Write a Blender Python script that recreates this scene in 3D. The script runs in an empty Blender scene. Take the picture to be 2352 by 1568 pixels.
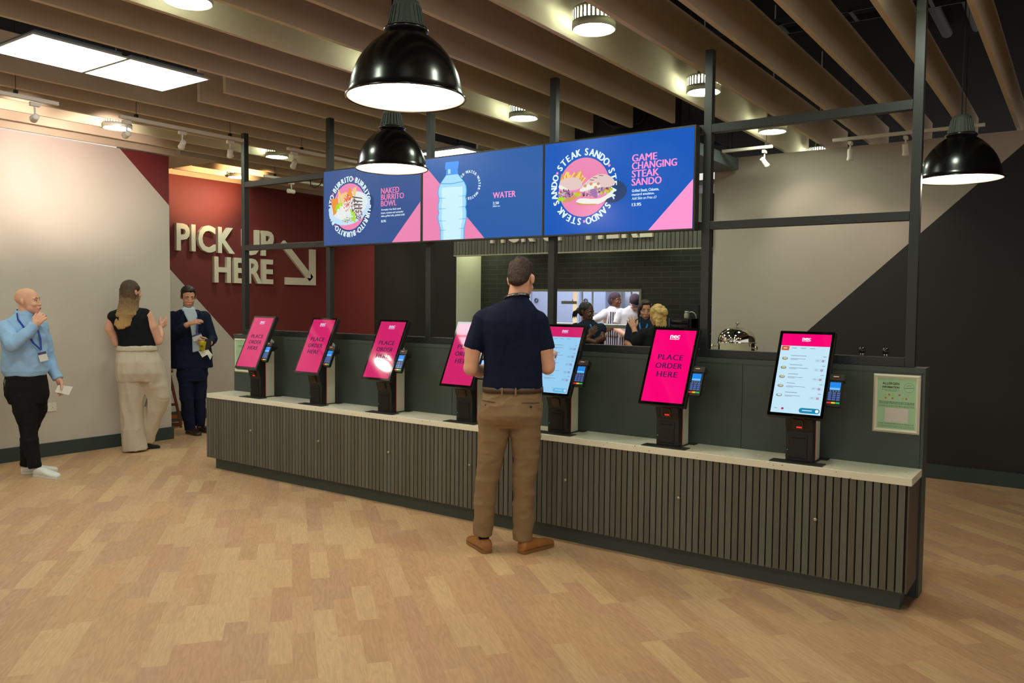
import bpy, math, random
import numpy as np
from mathutils import Vector, Matrix, noise
from math import sin, cos, pi, radians as rad

C = bpy.context.scene.collection
SC = bpy.context.scene

# ---------------------------------------------------------------- camera, world, exposure
cam_data = bpy.data.cameras.new('camera')
cam_data.sensor_width = 36.0
cam_data.lens = 1861.84 / 2352 * 36.0
cam_data.clip_start = 0.05
cam = bpy.data.objects.new('camera', cam_data)
C.objects.link(cam)
YAW, PITCH, ROLL = 0.61502824, 0.0487198560, -0.00976609518
_f = Vector((-sin(YAW) * cos(PITCH), cos(YAW) * cos(PITCH), -sin(PITCH)))
_r = Vector((cos(YAW), sin(YAW), 0))
_d = _f.cross(_r)
_right = cos(ROLL) * _r + sin(ROLL) * _d
_down = -sin(ROLL) * _r + cos(ROLL) * _d
cam.matrix_world = Matrix(((_right.x, -_down.x, -_f.x, 0), (_right.y, -_down.y, -_f.y, 0), (_right.z, -_down.z, -_f.z, 1.58), (0, 0, 0, 1)))
SC.camera = cam

world = bpy.data.worlds.new('world')
SC.world = world
world.use_nodes = True
world.node_tree.nodes['Background'].inputs[0].default_value = (1.0, 0.94, 0.88, 1)
world.node_tree.nodes['Background'].inputs[1].default_value = 0.85

SC.view_settings.view_transform = 'Standard'
SC.view_settings.look = 'None'
SC.view_settings.gamma = 1.0
SC.view_settings.use_curve_mapping = False
SC.view_settings.exposure = 0.0
SC.cycles.use_denoising = True
SC.cycles.max_bounces = 7
SC.cycles.diffuse_bounces = 4
SC.cycles.glossy_bounces = 3
SC.cycles.transmission_bounces = 4
SC.cycles.transparent_max_bounces = 4
SC.cycles.caustics_reflective = False
SC.cycles.caustics_refractive = False
SC.cycles.sample_clamp_indirect = 10.0
SC.cycles.blur_glossy = 1.0

LAMP = 78.0          # radiance of the round ceiling lamps' diffusers
PANEL = 12.0
PEND = 15.0
WALLSPOT = 45.0

# ---------------------------------------------------------------- materials
def lin(c):
    c = c / 255.0
    return c / 12.92 if c <= 0.04045 else ((c + 0.055) / 1.055) ** 2.4
def rgb(r, g, b):
    return (lin(r), lin(g), lin(b), 1.0)
_mats = {}
def mat(name, col, rough=0.6, metal=0.0, spec=0.5, bump=0.0, bscale=80.0, var=0.0, vscale=6.0, emit=None, estr=0.0, sheen=0.0, coat=0.0, stretch=None):
    if name in _mats:
        return _mats[name]
    m = bpy.data.materials.new(name)
    m.use_nodes = True
    nt = m.node_tree
    b = nt.nodes['Principled BSDF']
    c = rgb(*col)
    b.inputs['Base Color'].default_value = c
    b.inputs['Roughness'].default_value = rough
    b.inputs['Metallic'].default_value = metal
    b.inputs['Specular IOR Level'].default_value = spec
    b.inputs['Sheen Weight'].default_value = sheen
    b.inputs['Coat Weight'].default_value = coat
    b.inputs['Coat Roughness'].default_value = 0.08
    if emit is not None:
        b.inputs['Emission Color'].default_value = rgb(*emit)
        b.inputs['Emission Strength'].default_value = estr
    if bump or var:
        tc = nt.nodes.new('ShaderNodeTexCoord')
        src = tc.outputs['Object']
        if stretch:
            mp = nt.nodes.new('ShaderNodeMapping')
            mp.inputs['Scale'].default_value = stretch
            nt.links.new(src, mp.inputs['Vector'])
            src = mp.outputs['Vector']
        if var:
            n = nt.nodes.new('ShaderNodeTexNoise')
            n.inputs['Scale'].default_value = vscale
            n.inputs['Detail'].default_value = 4
            nt.links.new(src, n.inputs['Vector'])
            r = nt.nodes.new('ShaderNodeValToRGB')
            r.color_ramp.elements[0].position = 0.3
            r.color_ramp.elements[1].position = 0.7
            r.color_ramp.elements[0].color = tuple(x * (1 - var) for x in c[:3]) + (1,)
            r.color_ramp.elements[1].color = tuple(min(1, x * (1 + var)) for x in c[:3]) + (1,)
            nt.links.new(n.outputs['Fac'], r.inputs['Fac'])
            nt.links.new(r.outputs['Color'], b.inputs['Base Color'])
        if bump:
            n2 = nt.nodes.new('ShaderNodeTexNoise')
            n2.inputs['Scale'].default_value = bscale
            n2.inputs['Detail'].default_value = 3
            nt.links.new(src, n2.inputs['Vector'])
            bp = nt.nodes.new('ShaderNodeBump')
            bp.inputs['Strength'].default_value = bump
            bp.inputs['Distance'].default_value = 0.01
            nt.links.new(n2.outputs['Fac'], bp.inputs['Height'])
            nt.links.new(bp.outputs['Normal'], b.inputs['Normal'])
    _mats[name] = m
    return m
def glow(name, col, strength):
    if name in _mats:
        return _mats[name]
    m = bpy.data.materials.new(name)
    m.use_nodes = True
    nt = m.node_tree
    nt.nodes.remove(nt.nodes['Principled BSDF'])
    e = nt.nodes.new('ShaderNodeEmission')
    e.inputs[0].default_value = rgb(*col)
    e.inputs[1].default_value = strength
    nt.links.new(e.outputs[0], nt.nodes['Material Output'].inputs[0])
    _mats[name] = m
    return m
def lcd(name, col, strength=1.0, rough=0.12, spec=0.5):
    """an area of a lit display: gives off its own colour behind glossy glass"""
    return mat(name, (6, 6, 8), rough=rough, spec=spec, emit=col, estr=strength)

# ---------------------------------------------------------------- mesh building
class MB:
    def __init__(s):
        s.v, s.f, s.m, s.s = [], [], [], []
        s.prims, s.k, s.rec = [], 0.010, True     # solids noted for the skin that is grown round them
    def add(s, vs, fs, mi=0, smooth=False):
        o = len(s.v)
        s.v += [tuple(x) for x in vs]
        for f in fs:
            s.f.append(tuple(i + o for i in f)); s.m.append(mi); s.s.append(smooth)
        return s
    def box(s, x0, x1, y0, y1, z0, z1, mi=0):
        v = [(x0, y0, z0), (x1, y0, z0), (x1, y1, z0), (x0, y1, z0), (x0, y0, z1), (x1, y0, z1), (x1, y1, z1), (x0, y1, z1)]
        return s.add(v, [(0, 3, 2, 1), (4, 5, 6, 7), (0, 1, 5, 4), (1, 2, 6, 5), (2, 3, 7, 6), (3, 0, 4, 7)], mi)
    def bar(s, a, b, w, h, mi=0):
        a, b = Vector(a), Vector(b)
        d = (b - a).normalized()
        up = Vector((0, 0, 1)) if abs(d.z) < 0.95 else Vector((0, 1, 0))
        x = d.cross(up).normalized(); y = x.cross(d).normalized()
        v = []
        for p in (a, b):
            for i, j in ((-1, -1), (1, -1), (1, 1), (-1, 1)):
                v.append(p + x * (i * w / 2) + y * (j * h / 2))
        return s.add(v, [(0, 1, 2, 3), (7, 6, 5, 4), (0, 4, 5, 1), (1, 5, 6, 2), (2, 6, 7, 3), (3, 7, 4, 0)], mi)
    def prism(s, poly, a0, a1, axis='y', mi=0):
        n = len(poly)
        def P(p, a):
            if axis == 'y': return (p[0], a, p[1])
            if axis == 'x': return (a, p[0], p[1])
            return (p[0], p[1], a)
        v = [P(p, a0) for p in poly] + [P(p, a1) for p in poly]
        f = [tuple(range(n)), tuple(reversed(range(n, 2 * n)))]
        f += [(i, i + n, (i + 1) % n + n, (i + 1) % n) for i in range(n)]
        return s.add(v, f, mi)
    def flat(s, poly, y=0.0, mi=0):
        return s.add([(p[0], y, p[1]) for p in poly], [tuple(range(len(poly)))], mi)
    def lathe(s, prof, n=32, c=(0, 0, 0), mi=0, smooth=True, cap0=False, cap1=False, axis='z'):
        v = []
        for r, z in prof:
            for i in range(n):
                a = 2 * pi * i / n
                if axis == 'z': v.append((c[0] + r * cos(a), c[1] + r * sin(a), c[2] + z))
                elif axis == 'x': v.append((c[0] + z, c[1] + r * cos(a), c[2] + r * sin(a)))
                else: v.append((c[0] + r * cos(a), c[1] + z, c[2] + r * sin(a)))
        f = []
        for k in range(len(prof) - 1):
            for i in range(n):
                j = (i + 1) % n
                f.append((k * n + i, k * n + j, (k + 1) * n + j, (k + 1) * n + i))
        s.add(v, f, mi, smooth)
        if cap0: s.add(v[:n], [tuple(reversed(range(n)))], mi)
        if cap1: s.add(v[-n:], [tuple(range(n))], mi)
        return s
    def tube(s, pts, r, n=10, mi=0, cap=True):
        pts = [Vector(p) for p in pts]
        rs = r if isinstance(r, (list, tuple)) else [r] * len(pts)
        if s.rec and len(pts) == 2:
            s.prims.append(('cone', tuple(pts[0]), tuple(pts[1]), rs[0], rs[1], True, s.k))
        v = []
        u = None
        for i, p in enumerate(pts):
            d = (pts[min(i + 1, len(pts) - 1)] - pts[max(i - 1, 0)]).normalized()
            if u is None:
                u = d.orthogonal().normalized()
            else:
                u = (u - d * u.dot(d)).normalized()
            w = d.cross(u)
            for k in range(n):
                a = 2 * pi * k / n
                v.append(p + (u * cos(a) + w * sin(a)) * rs[i])
        f = []
        for i in range(len(pts) - 1):
            for k in range(n):
                j = (k + 1) % n
                f.append((i * n + k, i * n + j, (i + 1) * n + j, (i + 1) * n + k))
        s.add(v, f, mi, True)
        if cap:
            s.add(v[:n], [tuple(reversed(range(n)))], mi); s.add(v[-n:], [tuple(range(n))], mi)
        return s
    def ellip(s, c, rx, ry, rz, n=20, m=12, mi=0, M=None):
        if s.rec: s.prims.append(('ell', tuple(c), (rx, ry, rz), M.copy() if M is not None else None, s.k))
        v = [(0, 0, -rz)]
        for j in range(1, m):
            t = -pi / 2 + pi * j / m
            for i in range(n):
                a = 2 * pi * i / n
                v.append((rx * cos(t) * cos(a), ry * cos(t) * sin(a), rz * sin(t)))
        v.append((0, 0, rz))
        f = [(0, 1 + (i + 1) % n, 1 + i) for i in range(n)]
        for j in range(m - 2):
            for i in range(n):
                k = (i + 1) % n
                f.append((1 + j * n + i, 1 + j * n + k, 1 + (j + 1) * n + k, 1 + (j + 1) * n + i))
        l = len(v) - 1
        f += [(l, 1 + (m - 2) * n + i, 1 + (m - 2) * n + (i + 1) % n) for i in range(n)]
        if M is not None:
            v = [M @ Vector(p) for p in v]
        v = [(p[0] + c[0], p[1] + c[1], p[2] + c[2]) for p in v]
        return s.add(v, f, mi, True)
    # ---- solids for bodies
    def limb(s, pts, n=14):
        """chain of rounded tapered segments: pts = [(x,y,z,r), ...]"""
        s.rec = False
        for p in pts:
            s.ellip(p[:3], p[3], p[3], p[3], n, 8)
        for a, b in zip(pts, pts[1:]):
            s.tube([a[:3], b[:3]], [a[3], b[3]], n)
            s.prims.append(('cone', tuple(a[:3]), tuple(b[:3]), a[3], b[3], False, s.k))
        s.rec = True
        return s
    def rings(s, rr, n=28, yaw=0.0):
        """closed loft of horizontal ellipses: (z, cx, cy, rx, ry[, yaw])"""
        s.prims.append(('rings', sorted([tuple(q[:5]) + ((q[5] if len(q) > 5 else yaw),) for q in rr]), s.k))
        v = []
        for q in rr:
            z, cx, cy, rx, ry = q[:5]
            w = q[5] if len(q) > 5 else yaw
            for i in range(n):
                a = 2 * pi * i / n
                ca, sa = cos(a), sin(a)
                e = 0.85
                px = rx * math.copysign(abs(ca) ** e, ca); py = ry * math.copysign(abs(sa) ** e, sa)
                v.append((cx + px * cos(w) - py * sin(w), cy + px * sin(w) + py * cos(w), z))
        f = []
        for k in range(len(rr) - 1):
            for i in range(n):
                j = (i + 1) % n
                f.append((k * n + i, k * n + j, (k + 1) * n + j, (k + 1) * n + i))
        f.append(tuple(reversed(range(n)))); f.append(tuple(range((len(rr) - 1) * n, len(rr) * n)))
        return s.add(v, f, 0, True)
    def mesh(s, name, mats):
        me = bpy.data.meshes.new(name)
        me.from_pydata(s.v, [], s.f)
        me.polygons.foreach_set('material_index', s.m)
        me.polygons.foreach_set('use_smooth', s.s)
        for m in (mats if isinstance(mats, (list, tuple)) else [mats]):
            me.materials.append(m)
        me.update()
        return me
    def build(s, name, mats, parent=None, loc=(0, 0, 0), rot=(0, 0, 0), bevel=0.0):
        o = bpy.data.objects.new(name, s.mesh(name, mats))
        C.objects.link(o)
        o.location = loc; o.rotation_euler = rot
        if parent is not None: o.parent = parent
        if bevel:
            b = o.modifiers.new('bevel', 'BEVEL'); b.width = bevel; b.segments = 2; b.limit_method = 'ANGLE'
        return o

def tag(o, label, cat, group=None):
    o['label'] = label; o['category'] = cat
    if group: o['group'] = group
    return o
def thing(name, label, cat, loc=(0, 0, 0), rotz=0.0, group=None):
    o = bpy.data.objects.new(name, None)
    o.empty_display_size = 0.05
    C.objects.link(o)
    o.location = loc; o.rotation_euler = (0, 0, rotz)
    return tag(o, label, cat, group)
def struct(name, mb, mats, **k):
    o = mb.build(name, mats, **k)
    o['kind'] = 'structure'
    return o
def dup(root, loc, rotz, label=None, swap=None):
    """copy of a thing with its parts and sub-parts; swap renames the mesh of single parts"""
    r = root.copy(); C.objects.link(r); r.location = loc; r.rotation_euler = (0, 0, rotz)
    if label: r['label'] = label
    for ch in list(root.children):
        c = ch.copy(); C.objects.link(c); c.parent = r
        if swap and ch.name.split('.')[0] in swap: c.data = swap[ch.name.split('.')[0]]
        for g in ch.children:
            d = g.copy(); C.objects.link(d); d.parent = c
    return r

BENCH = bpy.data.scenes.new('bench')      # empty side scene where single meshes are evaluated
# ---- text as mesh outlines (built-in font)
_glyph = {}
def glyphs(text, bold=0.0, ext=0.0, space=1.0, align='LEFT'):
    key = (text, bold, ext, space)
    if key not in _glyph:
        cu = bpy.data.curves.new('lettering', 'FONT')
        cu.body = text; cu.size = 1.0; cu.offset = bold; cu.extrude = ext; cu.resolution_u = 3; cu.space_character = space
        ob = bpy.data.objects.new('lettering', cu)
        BENCH.collection.objects.link(ob)
        BENCH.view_layers[0].update()
        me = bpy.data.meshes.new_from_object(ob)
        _glyph[key] = ([tuple(v.co) for v in me.vertices], [tuple(p.vertices) for p in me.polygons])
        bpy.data.objects.remove(ob); bpy.data.curves.remove(cu); bpy.data.meshes.remove(me)
    return _glyph[key]
def put_text(mb, text, x0, x1, z0, z1, y, mi, bold=0.0, ext=0.0, space=1.0, shear=0.0, heavy=0.0):
    """letters fitted into the rectangle x0..x1, z0..z1 of the plane y (facing -Y)"""
    if heavy:      # heavier cut: the same letters struck three times a hair apart
        for q in (-heavy, -heavy / 2, 0.0, heavy / 2, heavy):
            put_text(mb, text, x0 + heavy + q, x1 - heavy + q, z0, z1, y, mi, bold, ext, space, shear)
        return
    v, f = glyphs(text, bold, ext / 2, space)
    if not v: return
    xs = [p[0] for p in v]; ys = [p[1] for p in v]
    a, b, c, d = min(xs), max(xs), min(ys), max(ys)
    sx = (x1 - x0) / (b - a); sz = (z1 - z0) / (d - c)
    out = []
    for p in v:
        X = x0 + (p[0] - a) * sx; Z = z0 + (p[1] - c) * sz
        out.append((X + shear * (Z - z0), y - p[2], Z))
    mb.add(out, f, mi)
def ring_text(mb, text, cx, cz, r, h, a0, span, y, mi, bold=0.03, mi2=None, sx=1.0):
    """capitals around a circle, clockwise, tops outward; '*' is a small square"""
    widths = []
    for ch in text:
        if ch == ' ': widths.append(0.35)
        elif ch == '*': widths.append(0.55)
        elif ch == 'I': widths.append(0.42)
        elif ch in 'WM': widths.append(1.08)
        else: widths.append(0.80)
    tot = sum(widths)
    acc = 0
    for ch, w in zip(text, widths):
        am = a0 - span * (acc + w / 2) / tot
        acc += w
        if ch == ' ': continue
        ur = Vector((cos(am), sin(am))); ut = Vector((sin(am), -cos(am)))
        if ch == '*':
            q = h * 0.17
            pts = [(-q, h / 2 - q), (q, h / 2 - q), (q, h / 2 + q), (-q, h / 2 + q)]
            mb.add([(cx + (ur * (r + b) + ut * a).x, y, cz + (ur * (r + b) + ut * a).y) for a, b in pts], [(0, 1, 2, 3)], mi2 if mi2 is not None else mi)
            continue
        v, f = glyphs(ch, bold)
        xs = [p[0] for p in v]; ys = [p[1] for p in v]
        mxx = (min(xs) + max(xs)) / 2; lo = min(ys); hh = 0.73
        out = []
        for p in v:
            a = (p[0] - mxx) * h / hh * sx; b = (p[1] - lo) * h / hh
            q = ur * (r + b) + ut * a
            out.append((cx + q.x, y, cz + q.y))
        mb.add(out, f, mi)
        for q_ in (0.05, 0.10): mb.add([(p[0] + ut.x * h * q_, p[1], p[2] + ut.y * h * q_) for p in out], f, mi)
def chaikin(p, k=3):
    for _ in range(k):
        q = []
        for i in range(len(p)):
            a, b = p[i], p[(i + 1) % len(p)]
            q += [(a[0] * 0.75 + b[0] * 0.25, a[1] * 0.75 + b[1] * 0.25), (a[0] * 0.25 + b[0] * 0.75, a[1] * 0.25 + b[1] * 0.75)]
        p = q
    return p
def circ(cx, cz, r, n=64, sx=1.0, a0=0.0, a1=2 * pi, rz=None):
    rz = r if rz is None else rz
    full = abs(a1 - a0 - 2 * pi) < 1e-6
    k = n if full else n + 1
    return [(cx + r * sx * cos(a0 + (a1 - a0) * i / n), cz + rz * sin(a0 + (a1 - a0) * i / n)) for i in range(k)]

# ================================================================ THE SETTING
XL, XR, YB, ZB = -8.38, -9.51, 8.28, 3.157

# floor : printed three-strip oak
def floor_material():
    m = bpy.data.materials.new('oak_strip_floor'); m.use_nodes = True
    nt = m.node_tree; N = nt.nodes; L = nt.links
    b = N['Principled BSDF']
    tc = N.new('ShaderNodeTexCoord'); mp = N.new('ShaderNodeMapping')
    mp.inputs['Rotation'].default_value = (0, 0, -FLOOR_ANGLE)
    L.new(tc.outputs['Object'], mp.inputs['Vector'])
    sp = N.new('ShaderNodeSeparateXYZ'); L.new(mp.outputs[0], sp.inputs[0])
    def M(op, a, b_=None, c=None):
        n = N.new('ShaderNodeMath'); n.operation = op
        for i, x in enumerate((a, b_, c)):
            if x is None: continue
            if isinstance(x, (int, float)): n.inputs[i].default_value = x
            else: L.new(x, n.inputs[i])
        return n.outputs[0]
    strip = M('FLOOR', M('DIVIDE', sp.outputs['Y'], 0.1045))
    wn = N.new('ShaderNodeTexWhiteNoise'); wn.noise_dimensions = '1D'; L.new(strip, wn.inputs['W'])
    along = M('DIVIDE', M('ADD', sp.outputs['X'], M('MULTIPLY', wn.outputs['Value'], 3.1)), 0.49)
    blk = M('FLOOR', along)
    cv = N.new('ShaderNodeCombineXYZ'); L.new(strip, cv.inputs[0]); L.new(blk, cv.inputs[1])
    w2 = N.new('ShaderNodeTexWhiteNoise'); w2.noise_dimensions = '2D'; L.new(cv.outputs[0], w2.inputs['Vector'])
    ramp = N.new('ShaderNodeValToRGB'); cr = ramp.color_ramp; cr.interpolation = 'CONSTANT'
    cols = [(206, 165, 126), (198, 154, 118), (210, 171, 130), (195, 155, 122), (204, 161, 120), (214, 176, 132), (198, 157, 117)]
    while len(cr.elements) < len(cols): cr.elements.new(0.5)
    for i, c in enumerate(cols):
        cr.elements[i].position = i / len(cols); cr.elements[i].color = rgb(*c)
    L.new(w2.outputs['Value'], ramp.inputs['Fac'])
    # grain: noise stretched along the strip, shifted for every block
    sh = N.new('ShaderNodeVectorMath'); sh.operation = 'SCALE'; L.new(w2.outputs['Color'], sh.inputs[0]); sh.inputs['Scale'].default_value = 40
    ad = N.new('ShaderNodeVectorMath'); ad.operation = 'ADD'; L.new(mp.outputs[0], ad.inputs[0]); L.new(sh.outputs[0], ad.inputs[1])
    g = N.new('ShaderNodeMapping'); g.inputs['Scale'].default_value = (1.6, 13, 1); L.new(ad.outputs[0], g.inputs['Vector'])
    nz = N.new('ShaderNodeTexNoise'); nz.inputs['Scale'].default_value = 1.3; nz.inputs['Detail'].default_value = 2; L.new(g.outputs[0], nz.inputs['Vector'])
    fr = M('PINGPONG', M('MULTIPLY', nz.outputs['Fac'], 14.0), 1.0)
    nf = N.new('ShaderNodeTexNoise'); nf.inputs['Scale'].default_value = 9; nf.inputs['Detail'].default_value = 5; L.new(g.outputs[0], nf.inputs['Vector'])
    gr = M('ADD', M('MULTIPLY', fr, 0.20), M('MULTIPLY', nf.outputs['Fac'], 0.50))
    k = M('ADD', M('MULTIPLY', gr, 0.60), 0.74)
    mx = N.new('ShaderNodeMix'); mx.data_type = 'RGBA'; mx.blend_type = 'MULTIPLY'; mx.inputs[0].default_value = 1.0
    L.new(ramp.outputs['Color'], mx.inputs[6])
    cb = N.new('ShaderNodeCombineColor'); L.new(k, cb.inputs[0]); L.new(k, cb.inputs[1]); L.new(k, cb.inputs[2])
    L.new(cb.outputs[0], mx.inputs[7]); L.new(mx.outputs[2], b.inputs['Base Color'])
    b.inputs['Roughness'].default_value = 0.48
    b.inputs['Specular IOR Level'].default_value = 0.28
    return m
FLOOR_ANGLE = rad(140.5)
fl = MB().add([(-14, -9, 0), (9, -9, 0), (9, 15.6, 0), (-14, 15.6, 0)], [(0, 1, 2, 3)])
struct('floor', fl, floor_material())

M_wall = mat('warm_grey_paint', (200, 190, 177), 0.8, bump=0.02, bscale=160, var=0.02, vscale=3)
M_pale = mat('pale_taupe_paint', (178, 167, 152), 0.8, bump=0.02, bscale=160, var=0.02, vscale=3)
M_maroon = mat('maroon_paint', (118, 40, 40), 0.7, bump=0.08, bscale=120)
M_red = mat('red_brown_paint', (112, 42, 38), 0.7, bump=0.08, bscale=120)
M_dark = mat('charcoal_paint', (32, 29, 27), 0.65, bump=0.05, bscale=120)
M_base = mat('dark_green_grey_skirting', (52, 64, 62), 0.5)
M_black = mat('matt_black', (14, 14, 14), 0.8)
M_ceil = mat('black_soffit', (5, 6, 6), 0.95, spec=0.1)

# left wall (stands forward), its painted corner triangle, the set-back wall with the sign
def wall_x(name, x, y0, y1, z1, polys, thick=0.12):
    """wall facing +X made of coplanar painted areas; polys = [(material index, [(y,z)...])]"""
    mb = MB()
    for mi, poly in polys:
        mb.add([(x, p[0], p[1]) for p in poly], [tuple(range(len(poly)))], mi)
    mb.add([(x, y0, z1), (x, y1, z1), (x - thick, y1, z1), (x - thick, y0, z1)], [(0, 1, 2, 3)], 0)
    mb.add([(x, y1, 0), (x - thick, y1, 0), (x - thick, y1, z1), (x, y1, z1)], [(0, 1, 2, 3)], 0)
    mb.add([(x - thick, y0, 0), (x - thick, y0, z1), (x - thick, y1, z1), (x - thick, y1, 0)], [(0, 1, 2, 3)], 0)
    return mb
YC = 5.215
lw = wall_x('wall_left', XL, -5, YC, ZB, [(0, [(-5, 0), (YC, 0), (YC, 2.615), (4.655, ZB), (-5, ZB)]), (1, [(YC, 2.615), (YC, ZB), (4.655, ZB)])], 1.13)
struct('wall_left', lw, [M_wall, M_maroon])
rw = wall_x('wall_sign', XR, YC, 8.62, ZB, [(1, [(YC, 2.65), (6.886, 0.995), (7.88, 0), (8.62, 0), (8.62, ZB), (YC, ZB)]), (0, [(YC, 0), (7.88, 0), (6.886, 0.995), (YC, 2.65)])])
struct('wall_left_recess', rw, [M_wall, M_red])
# back wall, left stretch
mb = MB()
mb.flat([(XR, 0), (-8.587, 0), (-8.587, ZB), (XR, ZB)], 8.62, 1)
mb.flat([(-8.587, 0), (-7.03, 0), (-7.03, ZB), (-8.587, ZB)], 8.62, 2)
mb.add([(-7.03, 8.62, 0), (-7.03, 9.3, 0), (-7.03, 9.3, 2.6), (-7.03, 8.62, 2.6)], [(0, 1, 2, 3)], 3)
M_white = mat('white_panel', (214, 216, 190), 0.5)
struct('wall_back_left', mb, [M_wall, M_red, M_dark, M_white])
# back wall, right stretch, diagonal change of paint
mb = MB()
xr = 6.0
zt = 3.10
mb.flat([(-3.25, 0), (-3.57, 0), (-2.229, 1.342), (-0.483, 2.98), (-0.355, zt), (-3.25, zt)][0:1] + [(-3.25, 0.33), (-2.229, 1.342), (-0.483, 2.98), (-0.355, zt), (-3.25, zt)][0:], YB, 0)
mb.flat([(-3.25, 0), (xr, 0), (xr, zt), (-0.355, zt), (-0.483, 2.98), (-2.229, 1.342), (-3.25, 0.33)], YB, 1)
mb.box(-3.25, xr, YB + 0.002, YB + 0.15, 0, zt, 0)
struct('wall_back_right', mb, [M_pale, M_dark])
# skirtings
struct('baseboard_left', MB().box(XL, XL + 0.018, -5, YC + 0.0, 0, 0.136).box(XL - 0.3, XL + 0.018, YC, YC + 0.018, 0, 0.136), M_base)
struct('baseboard_recess', MB().box(XR, XR + 0.018, YC, 8.6, 0, 0.132), M_base)
struct('baseboard_right', MB().box(-3.25, xr, YB - 0.018, YB, 0, 0.131), M_base)
# dark roof void over the slatted ceiling
struct('ceiling', MB().box(-14, 9, -9, 15.6, 4.3, 4.4), M_ceil)
struct('trim_1', MB().box(-9.51, -8.2, YC + 0.03, 5.72, 3.16, 3.42), mat('white_plasterboard', (196, 188, 170), 0.8))

# ---- kitchen behind the serving opening
YT = 9.171
def brick_material():
    m = bpy.data.materials.new('black_brick_tile'); m.use_nodes = True
    nt = m.node_tree; N = nt.nodes; L = nt.links; b = N['Principled BSDF']
    tc = N.new('ShaderNodeTexCoord'); sx = N.new('ShaderNodeSeparateXYZ'); L.new(tc.outputs['Object'], sx.inputs[0])
    cx = N.new('ShaderNodeCombineXYZ'); L.new(sx.outputs['X'], cx.inputs[0]); L.new(sx.outputs['Z'], cx.inputs[1])
    br = N.new('ShaderNodeTexBrick'); L.new(cx.outputs[0], br.inputs['Vector'])
    br.inputs['Scale'].default_value = 1.0
    br.inputs['Brick Width'].default_value = 0.25; br.inputs['Row Height'].default_value = 0.0655
    br.inputs['Mortar Size'].default_value = 0.0028; br.inputs['Mortar Smooth'].default_value = 0.1
    br.inputs['Color1'].default_value = rgb(32, 36, 32); br.inputs['Color2'].default_value = rgb(40, 43, 38)
    br.inputs['Mortar'].default_value = rgb(64, 68, 60)
    L.new(br.outputs['Color'], b.inputs['Base Color'])
    b.inputs['Roughness'].default_value = 0.35
    return m
HX0, HX1, HZ0, HZ1 = -6.45, -4.54, 0.95, 1.725
mb = MB()
mb.flat([(-7.03, 0), (HX0, 0), (HX0, 2.7), (-7.03, 2.7)], YT)
mb.flat([(HX1, 0), (-3.2, 0), (-3.2, 2.7), (HX1, 2.7)], YT)
mb.flat([(HX0, HZ1), (HX1, HZ1), (HX1, 2.7), (HX0, 2.7)], YT)
mb.flat([(HX0, 0), (HX1, 0), (HX1, HZ0), (HX0, HZ0)], YT)
struct('wall_kitchen_front', mb, brick_material())
M_steel = mat('brushed_steel', (176, 178, 172), 0.32, 1.0)
M_steelp = mat('satin_steel_sheet', (150, 150, 138), 0.5, 0.6)
mb = MB()
mb.box(HX0 - 0.03, HX1 + 0.03, YT - 0.02, YT + 0.12, HZ1, HZ1 + 0.03)
mb.box(HX1, HX1 + 0.03, YT - 0.02, YT + 0.12, HZ0, HZ1)
mb.box(HX0 - 0.03, HX0, YT - 0.02, YT + 0.12, HZ0, HZ1)
mb.box(HX0, HX1, YT - 0.02, YT + 0.12, HZ0 - 0.03, HZ0)
struct('window_1', mb, M_steelp)
M_kw = mat('kitchen_white_cladding', (196, 202, 214), 0.5)
mb = MB().box(-11.5, -3.0, 15.4, 15.5, 0, 3.0).box(-11.6, -11.5, 9.3, 15.5, 0, 3.0).box(-3.05, -2.95, 8.5, 15.5, 0, 3.0)
struct('wall_kitchen_back', mb, M_kw)
struct('ceiling_kitchen', MB().box(-11.5, -3.0, 9.3, 15.5, 3.0, 3.06), M_kw)
struct('ceiling_servery', MB().box(-7.03, -3.25, 8.62, 9.3, 2.62, 2.66), mat('servery_soffit', (120, 122, 108), 0.8))
for i, (kx, ky) in enumerate(((-8.3, 10.6), (-6.2, 10.6), (-8.3, 13.2), (-6.2, 13.2), (-9.8, 14.3))):
    o = MB().box(kx - 0.3, kx + 0.3, ky - 0.55, ky + 0.55, 2.97, 2.999).build('kitchen_light_panel', glow('kitchen_panel_light', (240, 245, 255), 26.0))
    tag(o, 'flat light panel in the kitchen ceiling behind the hatch', 'ceiling light', 'kitchen ceiling panels behind the hatch')

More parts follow.
